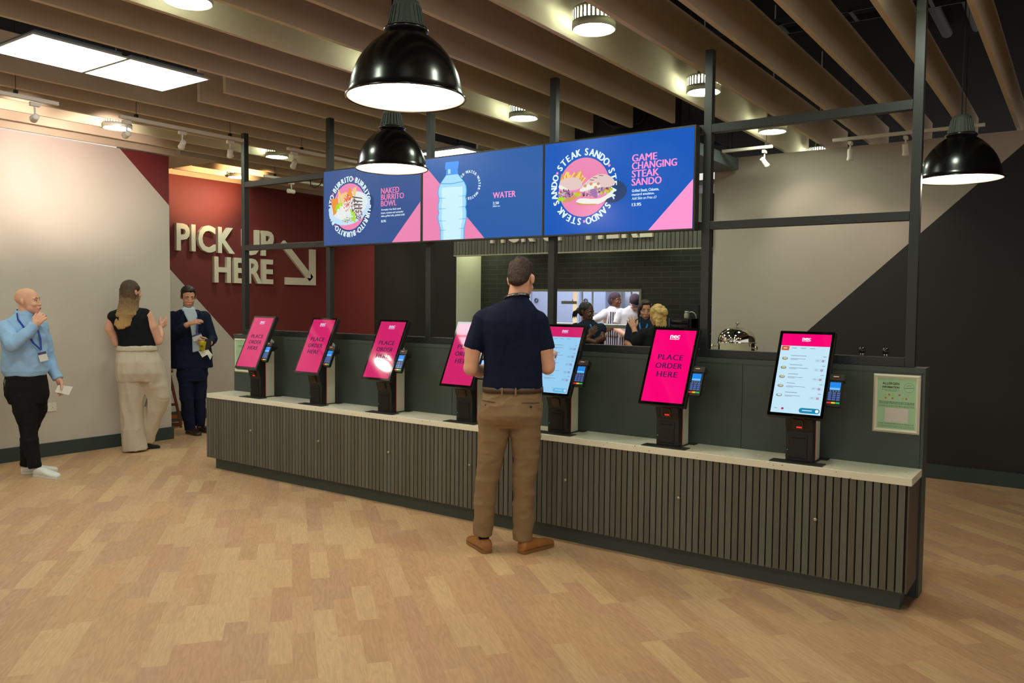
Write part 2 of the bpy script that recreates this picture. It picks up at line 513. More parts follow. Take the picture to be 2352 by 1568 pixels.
#PART2
# ================================================================ SLATTED CEILING
M_baf = mat('tan_acoustic_felt', (206, 190, 162), 0.85, var=0.06, vscale=2.5, bump=0.05, bscale=60)
ORD = ['first', 'second', 'third', 'fourth', 'fifth', 'sixth', 'seventh', 'eighth', 'ninth', 'tenth', 'eleventh', 'twelfth', 'thirteenth', 'fourteenth', 'fifteenth', 'sixteenth', 'seventeenth', 'eighteenth', 'nineteenth', 'twentieth', 'twenty-first', 'twenty-second', 'twenty-third', 'twenty-fourth']
BZ0, BZ1, BT = 3.15, 3.445, 0.034
def bx(k): return -0.558 - 0.409 * (10 - k)
for k in range(11, -13, -1):
    x = bx(k)
    if x > -3.24: segs = [(-4.6, 9.3)]
    elif k in (2, 3, 4): segs = [(-4.6, 6.65)]
    elif k in (-2, -3): segs = [(-4.6, 2.25), (3.86 if k == -2 else 3.91, 6.2), (7.55, 8.55)]
    elif x > XL: segs = [(-4.6, 8.55)]
    else: segs = [(5.74, 8.55)]
    if k == 4: segs = [(-4.6, 6.65)]
    for si, (a, b) in enumerate(segs):
        zo = 0.008 if x < -3.3 else 0.0
        mbf = MB().box(x, x + BT, a, b, BZ0 + zo, BZ1)
        # felt boards are butted every 2.4 m: a hair of a joint
        n = ORD[11 - k]
        extra = ('', '')
        where = 'full length' if len(segs) == 1 else ('near piece', 'middle piece', 'far piece')[si]
        o = mbf.build('ceiling_baffle', M_baf, bevel=0.003)
        tag(o, 'tan ceiling baffle, %s from the right of the photo, %s' % (n, where), 'ceiling baffle', 'tan slatted ceiling baffles')

# dark services in the void above the right-hand side
M_duct = mat('galvanised_duct', (40, 43, 43), 0.6, 0.3)
M_pipe = mat('dull_black_conduit', (30, 32, 33), 0.7)
for i, (y, z) in enumerate(((3.4, 4.05), (5.6, 3.98), (7.4, 4.08))):
    m = MB()
    m.box(-3.0, 3.0, y, y + 0.012, z, z + 0.06).box(-3.0, 3.0, y + 0.28, y + 0.292, z, z + 0.06)
    for q in range(20): m.box(-2.95 + q * 0.3, -2.92 + q * 0.3, y, y + 0.29, z, z + 0.012)
    o = m.build('cable_tray', M_duct)
    tag(o, 'dark metal cable tray high in the roof void, %s from the front' % ORD[i], 'cable tray', 'cable trays in the roof void')
o = MB().tube([(-1.2, -3, 4.24), (-1.2, 9, 4.24)], 0.05, 12).tube([(-0.95, -3, 4.24), (-0.95, 9, 4.24)], 0.035, 12).tube([(0.3, -3, 4.235), (0.3, 9, 4.235)], 0.055, 12).build('ceiling_pipe', M_pipe)
tag(o, 'dark pipework running along the black roof void at the right', 'pipe')
o = MB().box(-3.7, -2.965, 6.75, 8.2, 2.955, 3.07).build('air_duct', mat('duct_grey_blue', (92, 102, 102), 0.55, 0.2), bevel=0.004)
o.location = (0, 0, 0)
tag(o, 'flat grey duct hanging beside the pale back wall, behind the screens', 'duct')
for hy in (7.0, 8.1):
    MB().tube([(-3.0, hy, 3.07), (-3.0, hy, 4.3)], 0.004, 6).build('hanger_rod', M_pipe, parent=o)
# black ventilation unit in the gap over the middle
t = thing('ventilation_unit', 'black ventilation unit in the ceiling gap above the menu screens', 'ventilation unit', (-3.5, 7.2, 3.2))
MB().box(-0.75, 0.42, -0.2, 0.9, 0.0, 0.45).build('housing', mat('vent_black', (16, 17, 18), 0.7), t, bevel=0.01)
MB().tube([(-0.3, -0.2, 0.2), (-0.3, -0.38, 0.12), (-0.15, -0.42, 0.02), (0.05, -0.3, 0.05), (0.1, -0.2, 0.2)], 0.02, 10).build('hose', mat('hose_black', (20, 20, 20), 0.5), t)
MB().bar((0.3, 0.3, 0.45), (0.3, 0.3, 1.1), 0.02, 0.02).build('hanger_rod', M_pipe, t)

# ---- square LED panels
M_panel = glow('led_panel_light', (255, 255, 255), PANEL)
M_pframe = mat('panel_frame_white', (190, 190, 180), 0.5)
def led_panel(loc, label, group):
    t = thing('led_ceiling_panel', label, 'ceiling light', loc, 0, group)
    MB().box(-0.288, 0.288, -0.288, 0.288, 0.0, 0.004).build('diffuser', M_panel, t)
    f = MB()
    for a in (-1, 1):
        f.box(a * 0.294 - 0.006, a * 0.294 + 0.006, -0.3, 0.3, 0.001, 0.010).box(-0.288, 0.288, a * 0.294 - 0.006, a * 0.294 + 0.006, 0.001, 0.010)
    f.build('frame', M_pframe, t)
    MB().box(-0.27, 0.27, -0.27, 0.27, 0.011, 0.04).build('back_tray', M_duct, t)
    MB().bar((0, 0, 0.04), (0, 0, 0.9), 0.008, 0.008).build('hanger_wire', M_pipe, t)
    return t
led_panel((-5.49, 2.655, 3.15), 'big square light panel at the top left, the one cut by the photo edge', 'square light panels')
led_panel((-5.49, 3.26, 3.15), 'big square light panel at the top left, the one further from the photo edge', 'square light panels')
led_panel((-5.58, 6.85, 3.15), 'square light panel peeping over the middle menu screen', 'square light panels')

# ---- round finned ceiling lamps
M_lamp = glow('lamp_diffuser_light', (240, 255, 232), LAMP)
M_lampin = glow('lamp_inner_light', (236, 255, 226), LAMP * 1.8)
M_alu = mat('cast_aluminium', (172, 172, 158), 0.4, 0.35)
def ceiling_lamp():
    t = thing('ceiling_lamp', '', 'ceiling lamp', (0, 0, 0), 0, 'round finned ceiling lamps')
    MB().lathe([(0.122, 0.0), (0.126, 0.004), (0.126, 0.045), (0.112, 0.048), (0.112, 0.012), (0.113, 0.004), (0.122, 0.0)], 48).build('housing_ring', M_alu, t)
    MB().lathe([(0.0005, 0.006), (0.112, 0.006)], 40, smooth=False).build('diffuser', M_lamp, t)
    MB().lathe([(0.088, 0.046), (0.088, 0.105)], 32).build('lamp_core', M_lampin, t)
    f = MB()
    for i in range(32):
        a = 2 * pi * i / 32
        ca, sa = cos(a), sin(a)
        v = []
        for z in (0.045, 0.108):
            for r, w in ((0.108, -0.0065), (0.126, -0.0065), (0.126, 0.0065), (0.108, 0.0065)):
                v.append((r * ca - w * sa, r * sa + w * ca, z))
        f.add(v, [(0, 3, 2, 1), (4, 5, 6, 7), (0, 1, 5, 4), (1, 2, 6, 5), (2, 3, 7, 6), (3, 0, 4, 7)], 0)
    f.build('cooling_fins', M_alu, t)
    MB().lathe([(0.0, 0.112), (0.127, 0.108), (0.127, 0.118), (0.05, 0.13), (0.04, 0.2), (0.0, 0.2)], 32).tube([(0, 0, 0.2), (0, 0, 1.14)], 0.006, 8).build('top_cap', M_alu, t)
    return t
lamps = [((-3.95, 2.58), 'round finned ceiling lamp cut by the top edge, left of the big pendant'),
         ((-2.375, 4.15), 'round finned ceiling lamp at the top, right of the big front pendant'),
         ((-2.385, 5.82), 'round finned ceiling lamp partly behind the tall black post right of the screens'),
         ((-4.0, 5.8), 'round finned ceiling lamp above the middle menu screen'),
         ((-2.395, 7.48), 'round finned ceiling lamp just under the upper black rail at the right'),
         ((-7.40, 4.09), 'round finned ceiling lamp at the left above the pale wall'),
         ((-7.36, 5.88), 'round finned ceiling lamp right of the leftmost black post'),
         ((-9.02, 6.58), 'round finned ceiling lamp over the red wall, cut by the leftmost post'),
         ((-2.40, 9.10), 'round finned ceiling lamp half hidden behind the top of the pale back wall'),
         ((-4.0, 4.18), 'round finned ceiling lamp behind the big front pendant'),
         ((-4.0, 7.42), 'round finned ceiling lamp hidden behind the right-hand menu screen'),
         ((-7.3, 7.5), 'round finned ceiling lamp hidden behind the left-hand menu screen'),
         ((-7.3, 2.4), 'round finned ceiling lamp over the bald man, outside the picture'),
         ((-2.38, 0.85), 'round finned ceiling lamp added unseen over the viewpoint for its light'),  # unseen lamps added to light the room in front of the counter
         ((-4.0, 0.9), 'round finned ceiling lamp added unseen above the lower left floor for its light'),
         ((-5.63, 0.9), 'round finned ceiling lamp added unseen beyond the left edge for its light'),
         ((-7.3, 0.9), 'round finned ceiling lamp added unseen far beyond the left edge for its light'),
         ((-0.745, 0.9), 'round finned ceiling lamp added unseen right of the viewpoint for its light'),
         ((-0.745, 4.15), 'round finned ceiling lamp above the right end of the counter, just over the picture edge'),
         ((-0.745, 2.5), 'round finned ceiling lamp added unseen above the right of the counter for its light')]  # unseen lamp added for light at the right
proto = ceiling_lamp()
for i, ((x, y), lab) in enumerate(lamps):
    if i == 0:
        proto.location = (x, y, 3.15); proto['label'] = lab
    else:
        dup(proto, (x, y, 3.15), 0, lab)

# ---- big black bell pendants
M_enam = mat('black_enamel', (12, 11, 10), 0.22, spec=0.6)
M_cream = mat('white_enamel', (238, 226, 212), 0.5)
M_cap = mat('grey_green_cap', (62, 68, 62), 0.6)
M_bulb = glow('warm_bulb_light', (255, 222, 190), 26.0)
def pendant(loc, R, label):
    t = thing('pendant_lamp', label, 'pendant lamp', loc, 0, 'black bell pendant lamps')
    prof = [(1.0, 0.0), (0.985, 0.012), (0.955, 0.045), (0.935, 0.12), (0.915, 0.24), (0.87, 0.40), (0.80, 0.56), (0.71, 0.70), (0.60, 0.83), (0.48, 0.94), (0.385, 1.01), (0.335, 1.045), (0.32, 1.075)]
    out = [(r * R, z * R) for r, z in prof]
    MB().lathe([(R * 0.985, -0.003), (R * 1.004, 0.002)] + out[1:], 64).build('shade', M_enam, t)
    MB().lathe([(r * R - 0.004, max(z * R - 0.004, 0.001)) for r, z in prof] + [(0.001, 1.06 * R)], 64).build('inner_shade', M_cream, t)
    MB().lathe([(0.30 * R, 1.06 * R), (0.365 * R, 1.075 * R), (0.375 * R, 1.10 * R), (0.36 * R, 1.13 * R), (0.29 * R, 1.14 * R)], 40).build('collar', M_enam, t)
    m = MB().lathe([(0.305 * R, 1.13 * R), (0.30 * R, 1.17 * R), (0.235 * R, 1.48 * R), (0.215 * R, 1.56 * R), (0.15 * R, 1.61 * R), (0.02, 1.62 * R)], 40)
    for i in range(24):
        a = 2 * pi * i / 24
        m.bar((0.303 * R * cos(a), 0.303 * R * sin(a), 1.17 * R), (0.238 * R * cos(a), 0.238 * R * sin(a), 1.48 * R), 0.004, 0.006)
    m.build('ribbed_cap', M_cap, t)
    MB().ellip((0, 0, 0.5 * R), 0.055, 0.055, 0.07, 24, 16).build('bulb', M_bulb, t)
    MB().lathe([(0.02, 0.66 * R), (0.025, 0.8 * R), (0.03, 1.06 * R)], 20).build('bulb_holder', M_cream, t)
    MB().tube([(0, 0, 1.60 * R), (0, 0, 4.3 - loc[2])], 0.004, 8).build('cable', M_black, t)
    ld = bpy.data.lights.new('pendant_light', 'POINT')
    ld.energy = PEND; ld.shadow_soft_size = 0.07; ld.color = (1.0, 0.80, 0.62)
    lo = bpy.data.objects.new('pendant_light', ld); C.objects.link(lo); lo.parent = t; lo.location = (0, 0, 0.24 * R)
    return t
pendant((-2.02, 2.185, 2.306), 0.216, 'biggest black bell pendant lamp hanging nearest at the top middle')
pendant((-3.365, 3.52, 2.354), 0.215, 'black bell pendant lamp in front of the burrito menu screen')
pendant((-0.605, 5.20, 2.292), 0.222, 'black bell pendant lamp hanging at the right, behind the tall end post')

# ---- track rails and spotlights
M_tw = mat('track_white', (222, 214, 196), 0.5)
def rail(name_loc, a, b, label):
    t = thing('track_rail', label, 'track rail', (0, 0, 0), 0, 'white lighting track rails')
    MB().bar(a, b, 0.034, 0.028).build('rail', M_tw, t, bevel=0.003)
    a_, b_ = Vector(a), Vector(b)
    for q in (0.12, 0.88):
        m = MB()
        p = a_.lerp(b_, q)
        m.tube([p + Vector((0, 0, 0.01)), p + Vector((0, 0, 4.3 - p.z))], 0.0022, 6)
        m.box(p.x - 0.012, p.x + 0.012, p.y - 0.012, p.y + 0.012, p.z + 0.012, p.z + 0.04)
        m.build('suspension_wire', M_black, t)
    return t
rail(0, (-6.44, 0.6, 3.05), (-6.44, 3.10, 3.05), 'white track rail cut by the left edge of the photo')
rail(0, (-6.44, 3.58, 3.05), (-6.44, 4.76, 3.05), 'white track rail ending at the leftmost black post')
rail(0, (-6.40, 5.24, 3.05), (-6.40, 6.7, 3.05), 'white track rail between the leftmost post and the next one')
rail(0, (-7.93, 6.15, 3.03), (-7.93, 7.45, 3.03), 'white track rail low over the red wall, above the burrito screen')
rail(0, (-1.918, 7.70, 3.063), (-0.725, 7.70, 3.065), 'long white track rail in front of the pale back wall, behind the right pendant')
rail(0, (-2.95, 7.70, 3.065), (-2.46, 7.70, 3.065), 'short white track rail beside the hanging grey duct')
def spot(loc, aim, label, power=0.0, size=70, col=(1.0, 0.78, 0.70)):
    t = thing('spotlight', label, 'spotlight', loc, 0, 'white track spotlights')
    MB().box(-0.015, 0.015, -0.035, 0.035, -0.042, -0.014).build('adapter', M_tw, t, bevel=0.003)
    MB().tube([(0, 0.0, -0.042), (0, 0.0, -0.105)], 0.007, 10).build('arm', M_tw, t)
    d = (Vector(aim) - Vector(loc)).normalized()
    q = (-d).to_track_quat('Z', 'Y')
    h = MB()
    h.lathe([(0.001, 0.048), (0.021, 0.047), (0.024, 0.042), (0.024, -0.030), (0.027, -0.032), (0.029, -0.052), (0.025, -0.053), (0.022, -0.038), (0.001, -0.037)], 28)
    head = h.build('lamp_head', M_tw, t)
    head.rotation_mode = 'QUATERNION'; head.rotation_quaternion = q; head.location = (0, 0.0, -0.125)
    if power:
        ld = bpy.data.lights.new('spot_light', 'SPOT')
        ld.energy = power; ld.spot_size = rad(size); ld.spot_blend = 0.8; ld.shadow_soft_size = 0.03; ld.color = col
        lo = bpy.data.objects.new('spot_light', ld); C.objects.link(lo); lo.parent = t
        lo.rotation_mode = 'QUATERNION'; lo.rotation_quaternion = q
        lo.location = Vector((0, 0.0, -0.125)) + d * 0.066
    return t
spot((-6.44, 2.93, 3.04), (-8.38, 3.45, 3.0), 'white spotlight furthest left, on the rail cut by the photo edge', WALLSPOT * 2.6, 60)
spot((-6.44, 3.64, 3.04), (-8.38, 4.2, 3.0), 'white spotlight in front of the left round ceiling lamp', WALLSPOT * 2.6, 58)
spot((-6.44, 4.14, 3.04), (-8.9, 5.2, 2.2), 'white spotlight in the middle of the rail before the leftmost post', 0)
spot((-6.44, 4.62, 3.04), (-9.3, 6.6, 1.6), 'white spotlight just left of the leftmost black post', 0)
spot((-6.40, 5.32, 3.04), (-8.4, 6.3, 1.9), 'white spotlight just right of the second round lamp by the leftmost post', 0)
spot((-7.93, 6.55, 3.02), (-9.51, 6.35, 3.30), 'white spotlight above the rail of the burrito screen, nearest the post', WALLSPOT * 4.5, 62, (1.0, 0.58, 0.28))
spot((-7.93, 7.10, 3.02), (-8.6, 8.6, 1.8), 'white spotlight beside the top left corner of the burrito screen', WALLSPOT * 0.9, 60, (1.0, 0.72, 0.56))
spot((-2.535, 7.70, 3.05), (-2.2, 8.28, 2.4), 'white spotlight next to the hanging grey duct', WALLSPOT * 0.15, 90)
spot((-1.765, 7.70, 3.05), (-1.9, 8.28, 1.9), 'white spotlight left on the long rail at the right', WALLSPOT * 0.15, 90)
spot((-1.315, 7.70, 3.05), (-1.3, 8.28, 1.4), 'white spotlight beside the tall end post at the upper right', WALLSPOT * 0.15, 90)
spot((-0.98, 7.70, 3.05), (-0.8, 8.28, 1.4), 'white spotlight behind the right-hand black pendant', 0)
# spotlights further out of the picture that wash the left wall
spot((-6.44, 1.9, 3.04), (-8.38, 2.6, 3.0), 'white spotlight on the left rail, outside the picture', WALLSPOT * 2.6, 60)

#PART3
# ================================================================ LETTERS ON THE RED WALL, SERVERY FASCIA
M_let = mat('cream_letter_foam', (226, 216, 192), 0.6)
def on_x_wall(o, x):
    o.rotation_euler = (0, 0, pi / 2); o.location = (x, 0, 0)
m = MB()
def word(m, t, y0, y1, z0, z1, bold=0.028):
    put_text(m, t, y0, y1, z0, z1, -0.026, 0, bold=bold, ext=0.05, space=1.06)
word(m, 'PICK', 5.985, 6.85, 2.19, 2.545)
word(m, 'UP', 6.985, 7.50, 2.19, 2.545)
word(m, 'HERE', 6.53, 7.485, 1.800, 2.145)
o = m.build('wall_lettering', M_let)
on_x_wall(o, XR)
tag(o, 'cream raised letters reading PICK UP HERE on the red wall', 'lettering')
m = MB()
m.prism([(7.72, 1.80), (8.275, 1.80), (8.275, 2.335), (8.175, 2.335), (8.175, 1.905), (7.72, 1.905)], -0.042, -0.002)
d = Vector((7.665, 2.40)); e = Vector((8.19, 1.89)); q = Vector((e - d)).normalized(); n_ = Vector((-q.y, q.x)) * 0.05
m.prism([(d + n_ * -1)[:], (e + n_ * -1)[:], (e + n_)[:], (d + n_)[:]], -0.042, -0.002)
o = m.build('wall_arrow', M_let)
on_x_wall(o, XR)
tag(o, 'cream raised arrow pointing down to the right on the red wall', 'arrow sign')

M_sl1 = mat('grey_green_slat', (98, 98, 86), 0.55, var=0.10, vscale=9, stretch=(6, 6, 0.6), bump=0.05, bscale=40)
M_sl2 = mat('grey_brown_slat', (92, 88, 76), 0.55, var=0.10, vscale=9, stretch=(6, 6, 0.6), bump=0.05, bscale=40)
M_groove = mat('slat_groove', (30, 29, 26), 0.8)
fy = YB - 0.045
t = thing('servery_fascia', 'grey slatted fascia over the serving opening, its raised letters cut by the screens', 'fascia', (0, 0, 0))
m = MB().box(-6.765, -3.262, fy + 0.012, fy + 0.10, 2.178, 2.75, 2)
nsl = 70; w = (6.765 - 3.262) / nsl
for i in range(nsl):
    m.box(-6.765 + i * w + 0.004, -6.765 + (i + 1) * w - 0.004, fy, fy + 0.014, 2.178, 2.75, random.Random(i).randint(0, 1))
m.build('slatted_board', [M_sl1, M_sl2, M_groove], t)
m = MB()
put_text(m, 'PICK UP', -6.14, -5.01, 2.31, 2.60, fy - 0.022, 0, bold=0.03, ext=0.04, space=1.15)
m.build('raised_letters', M_let, t)
m = MB()
put_text(m, 'HERE', -4.755, -3.915, 2.31, 2.60, fy - 0.022, 0, bold=0.03, ext=0.04, space=1.15)
m.build('raised_letters', M_let, t)
MB().box(-6.765, -3.262, fy - 0.004, fy + 0.1, 2.166, 2.178).build('light_edge_trim', mat('pale_trim', (170, 168, 140), 0.5), t)

# serving counter behind the ordering wall and what stands on it
M_dk = mat('dark_counter', (34, 38, 38), 0.5)
t = thing('serving_counter', 'dark serving counter behind the kiosk wall, under the slatted fascia', 'counter', (0, 0, 0))
MB().box(-6.7, -2.1, 7.20, 7.70, 0.0, 0.90).build('body', M_dk, t)
MB().box(-6.72, -2.08, 7.17, 7.73, 0.90, 0.94).build('counter_top', mat('pale_counter_top', (196, 188, 166), 0.35), t)
t = thing('rear_counter', 'low steel counter at the tiled wall under the black drawers', 'counter', (0, 0, 0))
MB().box(-3.96, -3.3, 8.72, 9.12, 0.0, 0.92).build('body', M_dk, t)
MB().box(-3.96, -3.3, 8.70, 9.13, 0.92, 0.95).build('counter_top', M_steelp, t)

M_chrome = mat('polished_chrome', (214, 208, 196), 0.07, 1.0)
t = thing('chafing_dish', 'shiny domed chrome chafing dish with side knobs before the pale wall', 'chafing dish', (-2.69, 7.5, 0.94))
R_ = 0.175
MB().lathe([(0.0, 0.0), (R_, 0.0), (R_, 0.012), (R_ - 0.01, 0.02), (R_ - 0.006, 0.27), (R_ + 0.006, 0.274), (R_ + 0.006, 0.282), (R_ - 0.002, 0.286)], 64).build('dish_body', M_chrome, t)
l = MB().lathe([(R_ - 0.002, 0.286), (R_ - 0.003, 0.318), (R_ - 0.014, 0.350), (R_ - 0.035, 0.378), (R_ - 0.068, 0.402), (R_ - 0.11, 0.418), (0.02, 0.426), (0.0, 0.426)], 64).build('lid', M_chrome, t)
MB().lathe([(0.008, 0.424), (0.006, 0.444), (0.014, 0.449), (0.02, 0.458), (0.014, 0.468), (0.0, 0.471)], 24).build('lid_knob', M_chrome, l)
for s in (-1, 1):
    MB().tube([(s * (R_ - 0.01), -0.06, 0.235), (s * (R_ + 0.032), -0.07, 0.235)], 0.008, 12).ellip((s * (R_ + 0.036), -0.07, 0.235), 0.012, 0.024, 0.024).build('side_knob', M_chrome, t)

t = thing('tray_rack', 'stack of glossy black drawers on the rear counter beside the post', 'tray rack', (-3.80, 8.90, 0.95))
MB().box(-0.13, 0.13, -0.16, 0.16, 0.0, 0.46).build('carcass', mat('gloss_black_plastic', (12, 13, 13), 0.25), t, bevel=0.005)
for i in range(5):
    m = MB().box(-0.12, 0.10, -0.178, -0.158, 0.15 + i * 0.062, 0.15 + i * 0.062 + 0.05)
    dr = m.build('drawer', mat('gloss_black_plastic', (12, 13, 13), 0.25), t, bevel=0.008)
    MB().box(-0.10, 0.02, -0.184, -0.178, 0.175 + i * 0.062, 0.186 + i * 0.062).build('handle', M_chrome, dr)
MB().bar((-0.145, -0.15, 0.02), (-0.145, -0.15, 0.46), 0.012, 0.012).build('side_rod', mat('blue_grey_metal', (130, 150, 190), 0.25, 0.8), t)
t = thing('glass_jar', 'small glass jar with a white lid standing on the black drawers', 'jar', (-3.77, 8.84, 1.41))
MB().lathe([(0.0, 0.0), (0.028, 0.0), (0.03, 0.01), (0.03, 0.05), (0.022, 0.066), (0.0, 0.066)], 24).build('jar_body', mat('milky_glass', (190, 178, 150), 0.1), t)
MB().lathe([(0.0, 0.066), (0.024, 0.066), (0.024, 0.084), (0.0, 0.084)], 24).build('lid', mat('jar_lid', (214, 214, 208), 0.4), t)
o = MB().tube([(-3.72 + 0.06 * cos(a) , 8.86, 1.41 + 0.075 * sin(a)) for a in [pi - pi * i / 12 for i in range(13)]], 0.006, 8).build('white_hose', mat('hose_white', (214, 212, 200), 0.4))
tag(o, 'thin white hose looping over the black drawers', 'hose')
t = thing('drinks_machine', 'black drinks machine with a blue label between post and pale wall', 'drinks machine', (-3.46, 8.92, 0.95))
MB().box(-0.14, 0.14, -0.16, 0.16, 0, 0.62).build('body', mat('gloss_black_plastic', (12, 13, 13), 0.25), t, bevel=0.01)
MB().box(0.02, 0.14, -0.164, -0.16, 0.40, 0.58).build('label_panel', lcd('blue_label', (40, 110, 200), 0.5), t)
MB().box(-0.05, 0.135, -0.20, -0.16, 0.06, 0.30).build('chrome_front', M_chrome, t, bevel=0.01)

# little black knobs on chrome legs behind the frame
for i, (x, y) in enumerate(((-1.03, 4.905), (-0.905, 4.905))):
    t = thing('rail_fitting', 'small black round-headed fitting on chrome legs, %s of the pair near the end post' % ('left' if i == 0 else 'right'), 'fitting', (x, y, 1.247), 0, 'black knob fittings behind the end bay')
    MB().lathe([(0.0, 0.062), (0.015, 0.062), (0.018, 0.068), (0.018, 0.088), (0.012, 0.096), (0.0, 0.097)], 24).build('knob', mat('gloss_black_plastic', (12, 13, 13), 0.25), t)
    for s in (-1, 1):
        MB().tube([(s * 0.006, 0, 0), (s * 0.006, 0, 0.064)], 0.003, 8).build('leg', M_chrome, t)

# ================================================================ ORDERING COUNTER
M_pl = mat('slate_green_board', (66, 74, 68), 0.5, var=0.05, vscale=2.0)
t = thing('kiosk_counter', 'long low counter faced with grey vertical slats carrying the ordering kiosks', 'counter', (0, 0, 0))
MB().box(-6.62, -0.705, 4.513, 4.79, 0.112, 0.6645).build('carcass', M_groove, t)
m = MB()
x = -6.637
rnd = random.Random(4)
P_ = 0.0395
n = int(5.936 / P_)
for i in range(n):
    a = x + i * P_
    m.box(a + 0.0038, a + P_ - 0.0038, 4.50, 4.515, 0.107, 0.6645, rnd.randint(0, 1))
m.build('slatted_front', [M_sl1, M_sl2], t, bevel=0.0012)
MB().box(-0.7045, -0.6965, 4.50, 4.795, 0.107, 0.6645).build('end_panel', mat('end_panel_brown_grey', (88, 76, 64), 0.6), t)
MB().box(-6.66, -6.64, 4.50, 4.795, 0.107, 0.6645).build('end_panel', M_sl1, t)
MB().box(-6.60, -0.735, 4.556, 4.70, 0.0, 0.112).build('plinth', M_pl, t)
for lx in (-6.0, -5.116, -4.326, -3.534, -2.737, -1.946, -1.154):
    MB().lathe([(0.0, -0.010), (0.008, -0.010), (0.010, -0.006), (0.010, 0.002)], 20, (lx, 4.498, 0.42), axis='y').box(lx - 0.0015, lx + 0.0015, 4.4865, 4.4885, 0.415, 0.425).build('lock', mat('satin_nickel', (190, 180, 160), 0.3, 0.9), t)

def terrazzo():
    m = bpy.data.materials.new('cream_terrazzo'); m.use_nodes = True
    nt = m.node_tree; N = nt.nodes; L = nt.links; b = N['Principled BSDF']
    tc = N.new('ShaderNodeTexCoord')
    vo = N.new('ShaderNodeTexVoronoi'); vo.inputs['Scale'].default_value = 42; L.new(tc.outputs['Object'], vo.inputs['Vector'])
    lt = N.new('ShaderNodeMath'); lt.operation = 'LESS_THAN'; lt.inputs[1].default_value = 0.16; L.new(vo.outputs['Distance'], lt.inputs[0])
    gt = N.new('ShaderNodeSeparateColor'); L.new(vo.outputs['Color'], gt.inputs[0])
    g2 = N.new('ShaderNodeMath'); g2.operation = 'GREATER_THAN'; g2.inputs[1].default_value = 0.72; L.new(gt.outputs[0], g2.inputs[0])
    mu = N.new('ShaderNodeMath'); mu.operation = 'MULTIPLY'; L.new(lt.outputs[0], mu.inputs[0]); L.new(g2.outputs[0], mu.inputs[1])
    r = N.new('ShaderNodeValToRGB'); r.color_ramp.interpolation = 'CONSTANT'
    r.color_ramp.elements[0].color = rgb(70, 62, 52); r.color_ramp.elements[1].position = 0.6; r.color_ramp.elements[1].color = rgb(150, 128, 96)
    L.new(gt.outputs[1], r.inputs['Fac'])
    mx = N.new('ShaderNodeMix'); mx.data_type = 'RGBA'; mx.inputs[6].default_value = rgb(238, 231, 208)
    L.new(mu.outputs[0], mx.inputs[0]); L.new(r.outputs['Color'], mx.inputs[7]); L.new(mx.outputs[2], b.inputs['Base Color'])
    b.inputs['Roughness'].default_value = 0.32
    return m
o = MB().box(-6.645, -0.686, 4.495, 4.7995, 0.665, 0.705).build('worktop', terrazzo(), bevel=0.002)
tag(o, 'long cream terrazzo worktop under the kiosks, with a speckled front edge', 'worktop')

t = thing('back_panel', 'waist-high slate green partition behind the kiosks', 'partition', (0, 0, 0))
MB().box(-6.655, -0.700, 4.80, 4.925, 0.0, 1.247).build('panel', M_pl, t, bevel=0.002)
m = MB().box(-6.657, -0.686, 4.797, 4.80, 1.2195, 1.247)
m.build('top_band', M_pl, t)
MB().box(-0.6995, -0.684, 4.8005, 4.93, 0.0, 1.2475).build('end_post', M_pl, t, bevel=0.002)
m = MB()
for sx_ in (-1.68, -3.95, -5.5):
    m.box(sx_ - 0.0012, sx_ + 0.0012, 4.7985, 4.7995, 0.706, 1.219)
m.build('joint', M_groove, t)

# black steel grid frame
M_fr = mat('black_steel', (36, 38, 36), 0.42, spec=0.5)
t = thing('display_frame', 'black square-tube frame standing on the partition and holding the menu screens', 'frame', (0, 0, 0))
PX_ = (-6.531, -5.36, -4.218, -3.077, -1.943, -0.768)
for i, x in enumerate(PX_):
    top = 3.14 if i < 5 else 3.95
    MB().box(x - 0.025, x + 0.025, 4.82, 4.87, 1.2475, top).build('post', M_fr, t, bevel=0.002)
for a, b in zip(PX_, PX_[1:]):
    for z0, z1 in ((2.632, 2.684), (2.040, 2.090), (1.2475, 1.297)):
        MB().box(a + 0.0255, b - 0.0255, 4.8205, 4.8695, z0, z1).build('rail', M_fr, t, bevel=0.002)
MB().tube([(-5.62, 4.85, 2.635), (-5.60, 4.84, 2.585), (-5.55, 4.84, 2.56), (-5.48, 4.84, 2.585), (-5.44, 4.84, 2.64)], 0.0045, 8).build('cable', M_black, t)

# ================================================================ MENU SCREENS
S_ = dict(rough=0.25, spec=0.3)
D_blue = lcd('display_blue', (56, 88, 150), 0.9, **S_)  # greyed by the ceiling's reflection, put into the colour
D_blue2 = lcd('display_deep_blue', (0, 86, 188), 1.0, **S_)
D_blue3 = lcd('display_mid_blue', (42, 96, 170), 0.95, **S_)  # reflected ceiling tone mixed into this blue
D_pink = lcd('display_pink', (236, 134, 178), 1.0, **S_)
D_pink2 = lcd('display_light_pink', (255, 150, 208), 1.0, **S_)
D_white = lcd('display_white', (226, 246, 255), 1.05, **S_)
D_shadow = lcd('display_shadow_blue', (36, 66, 116), 0.9, **S_)
D_bowl = lcd('display_bowl', (196, 224, 250), 1.0, **S_)
D_bowl2 = lcd('display_bowl_inside', (226, 236, 236), 1.0, **S_)
D_chip = lcd('display_chip', (238, 146, 60), 1.0, **S_)
D_chip2 = lcd('display_chip_pale', (242, 200, 128), 1.0, **S_)
D_red = lcd('display_tomato', (220, 64, 40), 1.0, **S_)
D_green = lcd('display_green', (170, 220, 40), 1.0, **S_)
D_bean = lcd('display_bean', (116, 66, 66), 1.0, **S_)
D_dkb = lcd('display_char', (74, 54, 50), 1.0, **S_)
D_bread = lcd('display_bread', (228, 200, 194), 1.0, **S_)
D_crumb = lcd('display_crumb', (240, 238, 230), 1.0, **S_)
